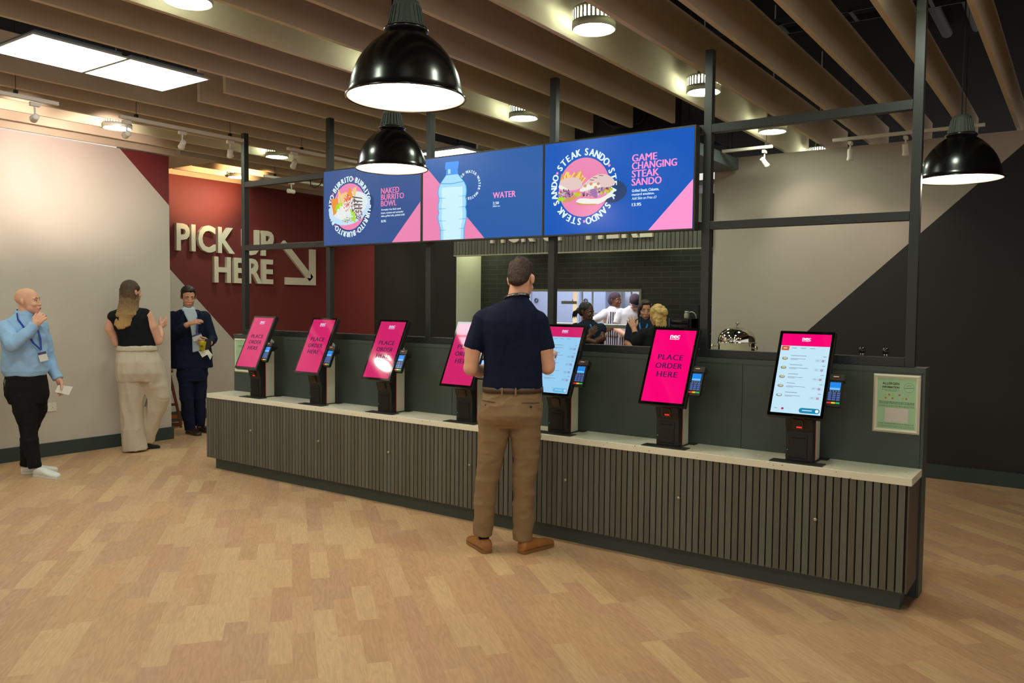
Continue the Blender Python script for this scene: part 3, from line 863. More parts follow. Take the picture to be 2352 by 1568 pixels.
D_crust = lcd('display_crust', (210, 150, 96), 1.0, **S_)
D_purple = lcd('display_purple', (160, 116, 172), 1.0, **S_)
D_fry = lcd('display_fries', (250, 208, 104), 1.0, **S_)
D_bot = lcd('display_bottle', (168, 222, 255), 1.0, **S_)
D_bot2 = lcd('display_bottle_light', (200, 238, 255), 1.05, **S_)
D_bot3 = lcd('display_bottle_edge', (60, 170, 232), 1.0, **S_)
D_cap = lcd('display_bottle_cap', (64, 150, 246), 1.0, **S_)
MENU = [D_blue, D_pink, D_white, D_shadow, D_bowl, D_bowl2, D_chip, D_chip2, D_red, D_green, D_bean, D_dkb, D_bread, D_crumb, D_crust, D_purple, D_fry, D_bot, D_bot2, D_bot3, D_cap, D_pink2]
M_bez = mat('screen_bezel', (46, 44, 38), 0.45)
def rot_ell(cx, cz, rx, rz, ang, n=36, a0=0, a1=2 * pi):
    out = []
    for i in range(n):
        a = a0 + (a1 - a0) * i / (n if abs(a1 - a0 - 2 * pi) < 1e-6 else n - 1)
        x_, z_ = rx * cos(a), rz * sin(a)
        out.append((cx + x_ * cos(ang) - z_ * sin(ang), cz + x_ * sin(ang) + z_ * cos(ang)))
    return out
LY = 0.0003
def screen(x0, x1, ox, label, paint, bg):
    t = thing('menu_screen', label, 'menu screen', (ox, 4.75, 2.045), 0, 'menu screens hung on the black frame')
    a, b = x0 - ox, x1 - ox
    MB().box(a, b, 0.0, 0.066, -0.011, 0.632).build('casing', M_bez, t, bevel=0.002)
    m = MB()
    m.flat([(0.0, 0.0), (b - 0.011, 0.0), (b - 0.011, 0.6215), (0.0, 0.6215)], -0.0006, 0)
    paint(m)
    mats = list(MENU); mats[0] = bg
    m.build('display', mats, t)
    return t
def scatter(m, rng, n, cx, cz, rx, rz, ang, s, mi, L, keep=None):
    s *= 0.72
    for i in range(int(n * 2.4)):
        a = rng.random() * 2 * pi; q = math.sqrt(rng.random())
        x_, z_ = rx * q * cos(a), rz * q * sin(a)
        px = cx + x_ * cos(ang) - z_ * sin(ang); pz = cz + x_ * sin(ang) + z_ * cos(ang)
        k = rng.random() * pi
        w, h = s * (0.6 + rng.random()), s * (0.4 + 0.5 * rng.random())
        m.flat([(px + w * cos(k), pz + w * sin(k)), (px - h * sin(k), pz + h * cos(k)), (px - w * cos(k), pz - w * sin(k)), (px + h * sin(k), pz - h * cos(k))], -LY * L, mi if isinstance(mi, int) else rng.choice(mi))
def burrito(m):
    r = random.Random(2)
    m.flat([(1.0935, 0.0), (1.0935, 0.305), (0.792, 0.0)][::1], -LY * 3, 1)
    m.flat(rot_ell(0.375, 0.262, 0.235, 0.125, 0.45), -LY * 3, 3)
    m.flat(circ(0.309, 0.311, 0.192), -LY * 4, 1)
    ring_text(m, 'BURRITO*' * 5, 0.309, 0.311, 0.205, 0.047, rad(74), 2 * pi, -LY * 5, 2, 0.008, 1, sx=0.84)
    m.flat(rot_ell(0.306, 0.298, 0.246, 0.134, 0.16), -LY * 6, 4)
    m.flat(rot_ell(0.310, 0.318, 0.212, 0.108, 0.16), -LY * 7, 5)
    m.flat([(0.17, 0.475), (0.21, 0.42), (0.235, 0.31), (0.19, 0.33)], -LY * 8, 7)
    m.flat([(0.085, 0.385), (0.175, 0.392), (0.19, 0.29), (0.12, 0.245)], -LY * 9, 6)
    m.flat([(0.215, 0.425), (0.28, 0.435), (0.30, 0.36), (0.23, 0.34)], -LY * 8.5, 7)
    m.flat([(0.315, 0.478), (0.355, 0.39), (0.29, 0.35), (0.27, 0.40)], -LY * 9, 6)
    m.flat([(0.345, 0.452), (0.395, 0.475), (0.385, 0.40), (0.36, 0.39)], -LY * 8, 7)
    for i in range(4):
        m.flat([(0.345 + i * 0.008, 0.395 - i * 0.032), (0.46, 0.374 - i * 0.026), (0.462, 0.366 - i * 0.026), (0.345 + i * 0.008, 0.384 - i * 0.032)], -LY * 9, 11)
    scatter(m, r, 60, 0.395, 0.285, 0.05, 0.10, 0.5, 0.009, 10, 10)
    scatter(m, r, 60, 0.285, 0.345, 0.045, 0.075, -0.2, 0.010, (8, 8, 13), 11)
    scatter(m, r, 26, 0.185, 0.315, 0.05, 0.03, 0.6, 0.013, 9, 12)
    scatter(m, r, 26, 0.355, 0.235, 0.022, 0.06, 0.4, 0.012, 9, 12)
    scatter(m, r, 46, 0.225, 0.265, 0.065, 0.055, 0.3, 0.013, (13, 5, 13), 12.5)
    scatter(m, r, 44, 0.29, 0.205, 0.06, 0.022, 0.0, 0.007, (10, 9, 13), 13)
    Y_ = -LY * 14
    put_text(m, 'NAKED', 0.674, 0.874, 0.391, 0.436, Y_, 21 if False else 1, bold=0.0, space=1.02, heavy=0.0018)
    put_text(m, 'BURRITO', 0.674, 0.925, 0.341, 0.386, Y_, 1, bold=0.0, space=1.02, heavy=0.0018)
    put_text(m, 'BOWL', 0.674, 0.845, 0.290, 0.335, Y_, 1, bold=0.0, space=1.02, heavy=0.0018)
    put_text(m, 'Aromatic rice, black eyed', 0.676, 0.890, 0.252, 0.272, Y_, 2, bold=0.015)
    put_text(m, 'beans, tomato and coriander', 0.676, 0.919, 0.228, 0.246, Y_, 2, bold=0.015)
    put_text(m, 'salsa, grilled tofu, pickled chilli', 0.676, 0.931, 0.202, 0.222, Y_, 2, bold=0.015)
    put_text(m, '8.95', 0.677, 0.730, 0.163, 0.182, Y_, 2, bold=0.0, heavy=0.0010)
def bottle(m):
    m.flat([(0.0, 0.0), (0.598, 0.0), (0.03, 0.565), (0.0, 0.60)], -LY * 3, 1)
    ring_text(m, 'WATER*' * 5, 0.452, 0.396, 0.088, 0.0215, rad(38), 2 * pi, -LY * 4, 2, 0.008, 1, sx=0.84)
    body = [(0.178, 0.0), (0.177, 0.084), (0.153, 0.148), (0.149, 0.18), (0.158, 0.205), (0.151, 0.235), (0.151, 0.27), (0.159, 0.295), (0.159, 0.32), (0.150, 0.345), (0.150, 0.375), (0.156, 0.395), (0.172, 0.425), (0.231, 0.486), (0.348, 0.485), (0.412, 0.42), (0.428, 0.39), (0.433, 0.36), (0.429, 0.32), (0.424, 0.31), (0.432, 0.285), (0.432, 0.255), (0.424, 0.235), (0.433, 0.205), (0.433, 0.15), (0.411, 0.078), (0.410, 0.0)]
    body = [body[0]] + chaikin(body[1:-1], 2)[1:-1] + [body[-1]] if False else body
    m.flat(body[::-1], -LY * 6, 19)
    cx = 0.2915
    m.flat([(cx + (x_ - cx) * 0.945, max(z_, 0.0005) * (0.999)) for x_, z_ in body][::-1], -LY * 7, 17)
    m.flat([(cx + (x_ - cx) * 0.72, min(z_, 0.41)) for x_, z_ in body if z_ < 0.42][::-1], -LY * 8, 18)
    for z_ in (0.318, 0.238, 0.148, 0.078):
        m.flat([(0.165, z_), (0.235, z_ - 0.004), (0.235, z_ - 0.006), (0.165, z_ - 0.004)], -LY * 9, 19)
        m.flat([(0.36, z_ + 0.002), (0.425, z_ + 0.004), (0.425, z_), (0.36, z_)], -LY * 9, 19)
    m.flat([(0.178, 0.422), (0.29, 0.414), (0.405, 0.424), (0.405, 0.430), (0.29, 0.420), (0.178, 0.428)][::1], -LY * 9, 19)
    m.flat([(0.231, 0.484), (0.348, 0.484), (0.345, 0.532), (0.234, 0.532)], -LY * 8, 20)
    m.flat([(0.250, 0.492), (0.275, 0.492), (0.275, 0.528), (0.250, 0.528)], -LY * 9, 17)
    m.flat([(0.222, 0.527), (0.350, 0.527), (0.356, 0.572), (0.345, 0.580), (0.230, 0.582), (0.224, 0.574)], -LY * 9, 20)
    Y_ = -LY * 10
    put_text(m, 'WATER', 0.674, 0.877, 0.282, 0.325, Y_, 21, bold=0.0, space=1.02, heavy=0.0018)
    put_text(m, '2.50', 0.674, 0.729, 0.239, 0.257, Y_, 2, bold=0.0, heavy=0.0010)
    put_text(m, '500ml can', 0.674, 0.738, 0.220, 0.232, Y_, 2, bold=0.01)
def sando(m):
    r = random.Random(5)
    m.flat([(1.0885, 0.0), (1.0885, 0.303), (0.790, 0.0)], -LY * 3, 21)
    m.flat(rot_ell(0.52, 0.265, 0.115, 0.075, 0.0), -LY * 3, 3)
    m.flat(circ(0.312, 0.308, 0.196), -LY * 4, 1)
    ring_text(m, 'STEAK SANDO*' * 3, 0.308, 0.311, 0.208, 0.048, rad(29), 2 * pi, -LY * 5, 2, 0.008, 21, sx=0.84)
    for i in range(34):
        x_ = 0.135 + r.random() * 0.17; z_ = 0.365 + r.random() * 0.035; k = -0.9 + 1.9 * r.random(); q = 0.035 + 0.02 * r.random()
        if i > 24: x_ = 0.25 + r.random() * 0.06; z_ = 0.355; k = -0.75
        d = Vector((cos(k + pi / 2), sin(k + pi / 2))) * q / 2; nn = Vector((cos(k), sin(k))) * 0.0055
        c = Vector((x_, z_))
        m.flat([(c - d - nn)[:], (c - d + nn)[:], (c + d + nn)[:], (c + d - nn)[:]], -LY * (6 + i * 0.05), 16 if i % 3 else 14)
    m.flat(chaikin([(0.112, 0.31), (0.125, 0.365), (0.18, 0.382), (0.25, 0.38), (0.30, 0.35), (0.30, 0.315), (0.27, 0.295), (0.2, 0.292), (0.15, 0.30)], 2)[::-1], -LY * 9, 12)
    m.flat(chaikin([(0.112, 0.31), (0.118, 0.340), (0.16, 0.322), (0.2, 0.295)], 2)[::-1], -LY * 9.5, 13)
    scatter(m, r, 34, 0.17, 0.272, 0.06, 0.026, 0.0, 0.013, (15, 15, 11, 12), 10)
    scatter(m, r, 14, 0.14, 0.235, 0.03, 0.016, 0.0, 0.012, 9, 10.5)
    scatter(m, r, 14, 0.262, 0.262, 0.03, 0.014, 0.0, 0.012, (9, 9, 6), 10.5)
    m.flat(chaikin([(0.145, 0.222), (0.16, 0.212), (0.23, 0.222), (0.265, 0.245), (0.255, 0.258), (0.19, 0.246)], 2), -LY * 11, 14)
    scatter(m, r, 40, 0.41, 0.275, 0.125, 0.024, 0.08, 0.016, (15, 15, 11, 12), 10)
    scatter(m, r, 16, 0.485, 0.268, 0.05, 0.014, 0.3, 0.011, (9, 6, 9), 10.8)
    m.flat(chaikin([(0.355, 0.285), (0.41, 0.30), (0.425, 0.225), (0.385, 0.235)], 2), -LY * 11, 15)
    m.flat(chaikin([(0.252, 0.215), (0.262, 0.19), (0.40, 0.183), (0.47, 0.20), (0.55, 0.262), (0.545, 0.285), (0.47, 0.232), (0.40, 0.222), (0.31, 0.236), (0.27, 0.232)], 2), -LY * 12, 13)
    m.flat(chaikin([(0.252, 0.215), (0.258, 0.192), (0.33, 0.184), (0.40, 0.183), (0.43, 0.192), (0.30, 0.197)], 2), -LY * 12.5, 14)
    m.flat(chaikin([(0.278, 0.284), (0.29, 0.31), (0.34, 0.35), (0.40, 0.38), (0.455, 0.386), (0.51, 0.37), (0.548, 0.335), (0.552, 0.308), (0.50, 0.292), (0.42, 0.300), (0.34, 0.288), (0.30, 0.278)], 2)[::-1], -LY * 13, 12)
    m.flat(chaikin([(0.278, 0.284), (0.30, 0.305), (0.36, 0.330), (0.42, 0.328), (0.45, 0.305), (0.42, 0.296), (0.34, 0.286), (0.30, 0.276)], 2)[::-1], -LY * 14, 13)
    for q in ((0.325, 0.315), (0.37, 0.325), (0.425, 0.322), (0.405, 0.300)):
        m.flat(circ(q[0], q[1], 0.010, 10, 1.2), -LY * 15, 14)
    for q in ((0.445, 0.376), (0.40, 0.365), (0.375, 0.352)):
        m.flat([(q[0] - 0.016, q[1] + 0.003), (q[0] - 0.015, q[1] - 0.001), (q[0] + 0.016, q[1] - 0.006), (q[0] + 0.016, q[1] - 0.002)], -LY * 15, 11)
    Y_ = -LY * 16
    put_text(m, 'GAME', 0.670, 0.847, 0.443, 0.489, Y_, 21, bold=0.0, space=1.02, heavy=0.0021)
    put_text(m, 'CHANGING', 0.670, 0.982, 0.393, 0.439, Y_, 21, bold=0.0, space=1.02, heavy=0.0021)
    put_text(m, 'STEAK', 0.670, 0.862, 0.342, 0.388, Y_, 21, bold=0.0, space=1.02, heavy=0.0021)
    put_text(m, 'SANDO', 0.670, 0.880, 0.290, 0.336, Y_, 21, bold=0.0, space=1.02, heavy=0.0021)
    put_text(m, 'Grilled Steak, Ciabatta,', 0.673, 0.863, 0.246, 0.267, Y_, 2, bold=0.018)
    put_text(m, 'mustard emulsion.', 0.673, 0.832, 0.226, 0.242, Y_, 2, bold=0.018)
    put_text(m, 'Add Skin on Fries £3', 0.673, 0.844, 0.200, 0.217, Y_, 2, bold=0.01, shear=0.2)
    put_text(m, '13.95', 0.674, 0.741, 0.159, 0.179, Y_, 2, bold=0.0, heavy=0.0013)
screen(-5.341, -4.2235, -5.33, 'menu screen showing a burrito bowl, left of the three', burrito, D_blue)
screen(-4.2215, -3.0985, -4.21, 'menu screen showing a blue water bottle, in the middle of the three', bottle, D_blue3)
screen(-3.0965, -1.988, -3.09, 'menu screen showing a steak sandwich, right of the three', sando, D_blue2)

#PART4
# ================================================================ KIOSKS
TILT = -rad(25.2)
M_kb = mat('kiosk_black', (24, 23, 22), 0.45)
M_kbg = mat('kiosk_glass_black', (8, 8, 9), 0.06, spec=0.6)
M_kg = mat('kiosk_light_grey', (200, 198, 176), 0.5)
M_kred = mat('kiosk_red_stripe', (210, 30, 34), 0.4, emit=(200, 20, 20), estr=0.0)
M_door = mat('kiosk_printer_door', (16, 15, 14), 0.35)
M_plate = mat('kiosk_base_plate', (44, 42, 38), 0.5)
K_ = dict(rough=0.05, spec=0.55)
KM = [lcd('kiosk_pink', (250, 0, 116), 1.0, **K_), lcd('kiosk_white', (250, 246, 255), 1.0, **K_), lcd('kiosk_plum', (92, 22, 84), 1.0, **K_),
      lcd('kiosk_page', (196, 230, 246), 1.0, **K_), lcd('kiosk_grey_line', (120, 140, 156), 1.0, **K_), lcd('kiosk_orange', (206, 96, 58), 1.0, **K_),
      lcd('kiosk_teal', (28, 138, 176), 1.0, **K_), lcd('kiosk_add_button', (176, 60, 104), 1.0, **K_), lcd('kiosk_dish', (120, 130, 110), 1.0, **K_), lcd('kiosk_dish_pale', (206, 196, 160), 1.0, **K_),
      lcd('kiosk_soft_box', (186, 222, 240), 1.0, **K_), lcd('kiosk_pale_teal', (150, 208, 230), 1.0, **K_)]
KM_FULL = KM
KM_WASHED = list(KM)       # reflected wash and view-angle fading put into the screen colours
KM_WASHED[0] = lcd('kiosk_washed_pink', (212, 34, 106), 0.95, **K_); KM_WASHED[1] = lcd('kiosk_washed_white', (226, 214, 250), 0.9, **K_); KM_WASHED[2] = lcd('kiosk_washed_plum', (84, 34, 76), 0.9, **K_); KM_WASHED[3] = lcd('kiosk_washed_page', (150, 204, 240), 1.0, **K_)
KM_WASHED[10] = lcd('kiosk_washed_box', (140, 194, 232), 1.0, **K_); KM_WASHED[11] = lcd('kiosk_washed_teal', (100, 186, 226), 1.0, **K_)
HW, HH = 0.1336, 0.2363
def rrect(x0, x1, z0, z1, r, n=5):
    p = []
    for cx, cz, a in ((x1 - r, z0 + r, -pi / 2), (x1 - r, z1 - r, 0), (x0 + r, z1 - r, pi / 2), (x0 + r, z0 + r, pi)):
        for i in range(n + 1):
            t = a + pi / 2 * i / n
            p.append((cx + r * cos(t), cz + r * sin(t)))
    return p
def kiosk_logo(m, cz, L, k=1.0):
    put_text(m, 'nec', -0.030 * k, 0.034 * k, cz, cz + 0.021 * k, -LY * L, 1, bold=0.012, space=1.02, heavy=0.0012)
    put_text(m, 'Birmingham', -0.030 * k, 0.032 * k, cz - 0.011 * k, cz - 0.002 * k, -LY * L, 1, bold=0.01, heavy=0.0003)
def order_page(washed_out=False):
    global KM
    KM = KM_WASHED if washed_out else KM_FULL
    m = MB()
    m.flat([(-HW, -HH), (HW, -HH), (HW, HH), (-HW, HH)], -LY, 0)
    kiosk_logo(m, 0.182, 3)
    for t_, w, z in (('PLACE', 0.084, 0.038), ('ORDER', 0.088, -0.018), ('HERE', 0.069, -0.074)):
        put_text(m, t_, -w, w, z, z + 0.035, -LY * 3, 2, bold=0.0, space=1.10, heavy=0.0020)
    return m.mesh('display', KM)
def menu_page(first, pale):
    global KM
    KM = KM_WASHED if pale else KM_FULL
    m = MB()
    m.flat([(-HW, -HH), (HW, -HH), (HW, HH), (-HW, HH)], -LY, 3)
    m.flat([(-HW, 0.163), (HW, 0.163), (HW, HH), (-HW, HH)], -LY * 2, 0)
    kiosk_logo(m, 0.198, 4, 0.74)
    if first:
        m.flat(rrect(-0.129, -0.086, 0.134, 0.161, 0.004), -LY * 3, 5)
        m.flat([(-0.118, 0.146), (-0.098, 0.146), (-0.098, 0.150), (-0.118, 0.150)], -LY * 4, 1)
    for x_ in (-0.072, -0.022, 0.028):
        m.flat([(x_, 0.148), (x_ + 0.028, 0.148), (x_ + 0.028, 0.151), (x_, 0.151)], -LY * 3, 4)
    for i, z in enumerate((0.086, 0.031, -0.024, -0.0785, -0.133)):
        w = (0.085, 0.070, 0.055, 0.045, 0.065)[i]
        m.flat([(-0.070, z + 0.016), (-0.070 + w, z + 0.016), (-0.070 + w, z + 0.019), (-0.070, z + 0.019)], -LY * 3, 4)
        m.flat([(-0.070, z - 0.002), (0.012 + 0.02 * (i % 2), z - 0.002), (0.012 + 0.02 * (i % 2), z + 0.0005), (-0.070, z + 0.0005)], -LY * 3, 4)
        m.flat([(-0.070, z - 0.007), (-0.03, z - 0.007), (-0.03, z - 0.005), (-0.070, z - 0.005)], -LY * 3, 4)
        m.flat([(0.105, z + 0.016), (0.122, z + 0.016), (0.122, z + 0.019), (0.105, z + 0.019)], -LY * 3, 4)
        m.flat(rrect(0.064, 0.120, z - 0.016, z + 0.002, 0.004), -LY * 2.5, 10)
        m.flat([(0.072, z - 0.008), (0.083, z - 0.008), (0.083, z - 0.0055), (0.072, z - 0.0055)], -LY * 3, 4)
        m.flat(circ(0.1065, z - 0.008, 0.0062, 16), -LY * 3, 7)
        m.flat(circ(0.1065, z - 0.008, 0.003, 10), -LY * 4, 3)
        m.flat(circ(-0.101, z - 0.001, 0.016, 20, 1.0, 0, 2 * pi, 0.009), -LY * 3, 8)
        m.flat(circ(-0.100, z + 0.0005, 0.011, 16, 1.0, 0, 2 * pi, 0.006), -LY * 4, 9 if i != 4 else 3)
    m.flat([(-0.115, -0.213), (-0.098, -0.213), (-0.098, -0.210), (-0.115, -0.210)], -LY * 3, 4)
    m.flat(circ(-0.071, -0.2115, 0.007, 16), -LY * 3, 7)
    m.flat(rrect(0.018, 0.128, -0.2295, -0.200, 0.0145), -LY * 3, 11 if pale else 6)
    m.flat([(0.035, -0.216), (0.088, -0.216), (0.088, -0.212), (0.035, -0.212)], -LY * 4, 1)
    m.flat(circ(0.113, -0.2147, 0.009, 16), -LY * 4, 1)
    return m.mesh('display', KM)

def kiosk():
    t = thing('ordering_kiosk', '', 'kiosk', (0, 0, 0), 0, 'self-service kiosks on the worktop')
    m = MB().box(-0.145, 0.142, -0.070, 0.015, 0.0, 0.005).box(-0.078, 0.083, 0.015, 0.14, 0.0, 0.005).box(-0.118, 0.118, 0.14, 0.195, 0.0, 0.005)
    m.build('base_plate', M_plate, t, bevel=0.001)
    MB().prism([(0.0, 0.005), (0.054, 0.005), (0.054, 0.47), (0.036, 0.47), (-0.044, 0.30), (-0.030, 0.258), (0.0, 0.168)], -0.075, 0.072, 'x').build('column', M_kb, t, bevel=0.003)
    MB().prism([(0.056, 0.005), (0.150, 0.005), (0.150, 0.50), (0.120, 0.525), (0.075, 0.462), (0.056, 0.44)], -0.073, 0.072, 'x').build('rear_cover', M_kg, t, bevel=0.003)
    MB().box(0.072, 0.0735, 0.0525, 0.0565, 0.006, 0.40).build('red_stripe', M_kred, t)
    d = MB().box(-0.056, 0.044, -0.004, 0.0, 0.022, 0.153).build('printer_door', M_door, t, bevel=0.002)
    MB().box(-0.045, 0.034, -0.006, -0.004, 0.130, 0.138).build('paper_slot', M_black, d)
    MB().box(-0.0665, -0.0645, -0.001, 0.0005, 0.062, 0.065).build('status_light', glow('green_status_light', (60, 255, 90), 2.0), t)
    # scanner on the sloping brow
    s = MB().prism(rrect(-0.034, 0.024, -0.028, 0.028, 0.009), -0.006, 0.0, 'y').build('scanner', mat('scanner_frame', (86, 74, 62), 0.2, 0.4), t, loc=(0, -0.0155, 0.212), rot=(rad(18.4), 0, 0))
    MB().prism(rrect(-0.029, 0.019, -0.023, 0.023, 0.008), -0.008, -0.006, 'y').build('scanner_window', mat('scanner_glass', (30, 16, 14), 0.08), s)
    MB().box(-0.012, 0.016, -0.0095, -0.008, -0.017, -0.009).build('scanner_light', glow('red_scanner_light', (255, 40, 40), 1.6), s)
    # monitor
    mo = MB().box(-0.1525, 0.1525, 0.0, 0.038, -0.2555, 0.2555).build('monitor', [M_kb], t, loc=(0, 0, 0.495), rot=(TILT, 0, 0), bevel=0.004)
    MB().box(-0.150, 0.150, -0.0012, 0.0, -0.253, 0.253).build('front_glass', M_kbg, mo)
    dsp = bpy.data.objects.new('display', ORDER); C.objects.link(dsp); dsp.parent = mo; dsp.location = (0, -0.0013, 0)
    # card reader on its arm
    cr = MB().prism([(-0.039, -0.080), (-0.033, -0.088), (0.033, -0.088), (0.039, -0.080), (0.037, 0.060), (0.040, 0.088), (-0.040, 0.088), (-0.037, 0.060)], 0.0, 0.026, 'y').build('card_reader', mat('reader_black', (22, 22, 22), 0.35), t, loc=(0.185, -0.022, 0.412), rot=(TILT, 0, 0), bevel=0.004)
    MB().box(-0.043, 0.043, -0.006, 0.040, 0.060, 0.094).box(-0.020, 0.020, -0.0075, -0.006, 0.074, 0.080).build('reader_hood', mat('reader_hood_black', (40, 36, 32), 0.4), cr, bevel=0.003)
    MB().flat([(-0.014, 0.078), (0.014, 0.078), (0.014, 0.082), (-0.014, 0.082)], -0.0085).build('reader_light', glow('peach_reader_light', (255, 176, 140), 0.9), cr)
    MB().flat([(-0.028, 0.004), (0.028, 0.004), (0.028, 0.050), (-0.028, 0.050)], -0.001, 0).flat([(-0.026, 0.007), (0.026, 0.007), (0.026, 0.018), (-0.026, 0.018)], -0.0014, 1).build('reader_screen', [lcd('reader_blue', (36, 136, 232), 1.0), lcd('reader_pale_blue', (120, 190, 246), 1.0)], cr)
    k = MB()
    for i in range(3):
        for j in range(4):
            x_ = -0.022 + i * 0.022; z_ = -0.012 - j * 0.0125
            k.box(x_ - 0.0085, x_ + 0.0085, -0.003, 0.0, z_ - 0.0045, z_ + 0.0045, 0)
    for i in range(3):
        x_ = -0.023 + i * 0.023
        k.box(x_ - 0.010, x_ + 0.010, -0.003, 0.0, -0.072, -0.064, 1 + i)
    for i in range(4):
        k.flat([(-0.026 + i * 0.0145, -0.0025), (-0.017 + i * 0.0145, -0.0025), (-0.017 + i * 0.0145, 0.0), (-0.026 + i * 0.0145, 0.0)], -0.001, 4)
    k.build('keypad', [lcd('key_blue', (84, 110, 176), 0.8), lcd('key_red', (226, 44, 40), 1.0), lcd('key_yellow', (240, 196, 40), 1.0), lcd('key_green', (40, 190, 90), 1.0), lcd('key_label', (190, 196, 200), 0.8)], cr)
    m = MB().bar((0.185, 0.035, 0.43), (0.185, 0.085, 0.45), 0.022, 0.03).bar((0.187, 0.085, 0.45), (0.07, 0.10, 0.45), 0.02, 0.035)
    m.build('reader_arm', M_kb, t, bevel=0.002)
    return t
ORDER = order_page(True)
ORDER_BRIGHT = order_page(False)
PAGE7 = menu_page(True, False)
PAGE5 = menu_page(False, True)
klab = ['leftmost ordering kiosk on the worktop, pink screen, in front of the small framed notice',
        'ordering kiosk with a pink screen, second from the left end of the worktop',
        'ordering kiosk with a pink screen mirroring a round lamp, left of the screen washed white',
        'ordering kiosk with a glare-washed pink screen, left of the standing man',
        'ordering kiosk with a pale blue menu page, in use right in front of the man',
        'ordering kiosk with a vivid pink screen, between the two kiosks showing menu pages',
        'rightmost ordering kiosk showing a pale blue menu page, beside the allergen notice']
kx = [-6.047, -5.25, -4.453, -3.655, -2.86, -2.064, -1.274]
k0 = kiosk()
for i, x in enumerate(kx):
    if i == 0:
        k0.location = (x, 4.584, 0.7052); k0['label'] = klab[0]; r = k0
    else:
        r = dup(k0, (x, 4.584, 0.7052), 0, klab[i])
    for ch in r.children:
        for g in list(ch.children):
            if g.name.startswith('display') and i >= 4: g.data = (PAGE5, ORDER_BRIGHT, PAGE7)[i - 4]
            if g.name.startswith('scanner_light') and 1 <= i <= 4: bpy.data.objects.remove(g)

# ---- framed allergen notices
M_snap = mat('silver_snap_frame', (226, 216, 192), 0.35)
M_mint = mat('mint_paper', (168, 206, 162), 0.6)
PM = [M_mint, mat('print_brown', (70, 48, 34), 0.7), mat('print_white', (216, 206, 196), 0.7), mat('print_green', (92, 116, 84), 0.7), mat('print_red', (206, 90, 76), 0.7), mat('print_yellow', (206, 180, 88), 0.7), mat('print_pale', (176, 206, 176), 0.7)]
def notice(x0, label, full):
    t = thing('framed_notice', label, 'notice', (x0, 4.7985, 0.887), 0, 'framed allergen notices on the partition')
    W, H_ = 0.235, 0.3195
    f = MB(); q = 0.021
    for (a, b, c, d) in (((0, 0), (W, 0), (W - q, q), (q, q)), ((W, 0), (W, H_), (W - q, H_ - q), (W - q, q)), ((W, H_), (0, H_), (q, H_ - q), (W - q, H_ - q)), ((0, H_), (0, 0), (q, q), (q, H_ - q))):
        m1 = [((a[0] + d[0]) / 2, (a[1] + d[1]) / 2), ((b[0] + c[0]) / 2, (b[1] + c[1]) / 2)]
        f.add([(a[0], 0, a[1]), (b[0], 0, b[1]), (m1[1][0], -0.011, m1[1][1]), (m1[0][0], -0.011, m1[0][1]), (c[0], -0.003, c[1]), (d[0], -0.003, d[1])], [(0, 1, 2, 3), (3, 2, 4, 5)])
    f.build('frame', M_snap, t)
    p = MB().flat([(q, q), (W - q, q), (W - q, H_ - q), (q, H_ - q)], -0.003, 0)
    if full:
        put_text(p, 'ALLERGEN', 0.046, 0.130, 0.262, 0.276, -0.0034, 1, bold=0.03, space=1.1)
        put_text(p, 'INFORMATION', 0.046, 0.130, 0.243, 0.255, -0.0034, 1, bold=0.04)
        rr = random.Random(9)
        def lines(x0, x1, z, n, dz, h, mi):
            for i in range(n):
                x_ = x0
                while x_ < x1:
                    w = 0.004 + rr.random() * 0.012
                    p.flat([(x_, z - i * dz), (min(x_ + w, x1), z - i * dz), (min(x_ + w, x1), z - i * dz + h), (x_, z - i * dz + h)], -0.0034, mi)
                    x_ += w + 0.0022
        lines(0.043, 0.133, 0.234, 1, 0.006, 0.0026, 3)
        lines(0.060, 0.115, 0.227, 1, 0.006, 0.0026, 3)
        for a, mi in ((0.026, 3), (0.0248, 0)):
            p.flat(circ(0.179, 0.250, a, 32), -0.0034 - (0.0003 if mi == 0 else 0), mi)
        p.flat([(0.158, 0.245), (0.200, 0.249), (0.200, 0.252), (0.158, 0.248)], -0.004, 3)
        p.flat([(0.166, 0.259), (0.192, 0.261), (0.192, 0.263), (0.166, 0.261)], -0.004, 3)
        for j in range(2):
            for i in range(7):
                mi = (5, 4, 5, 6, 4, 6, 6, 4, 6, 4, 6, 6, 5, 4)[j * 7 + i]
                p.flat(circ(0.064 + i * 0.0172, 0.208 - j * 0.019, 0.0052, 12), -0.0034, mi)
        lines(0.030, 0.207, 0.166, 2, 0.008, 0.004, 3)
        lines(0.028, 0.207, 0.148, 2, 0.006, 0.0024, 3)
        p.flat([(0.062, 0.058), (0.178, 0.058), (0.178, 0.136), (0.062, 0.136)], -0.0034, 2)
        lines(0.028, 0.207, 0.048, 1, 0.006, 0.003, 3)
        lines(0.028, 0.207, 0.040, 3, 0.0055, 0.0015, 3)
    else:
        p.flat([(0.06, 0.252), (0.15, 0.252), (0.15, 0.256), (0.06, 0.256)], -0.0034, 3).flat([(0.06, 0.24), (0.15, 0.24), (0.15, 0.244), (0.06, 0.244)], -0.0034, 3)
    p.build('poster', PM, t)
notice(-0.941, 'silver-framed mint green allergen notice at the right end of the partition', True)
notice(-6.640, 'silver-framed pale notice partly hidden behind the leftmost kiosk', False)

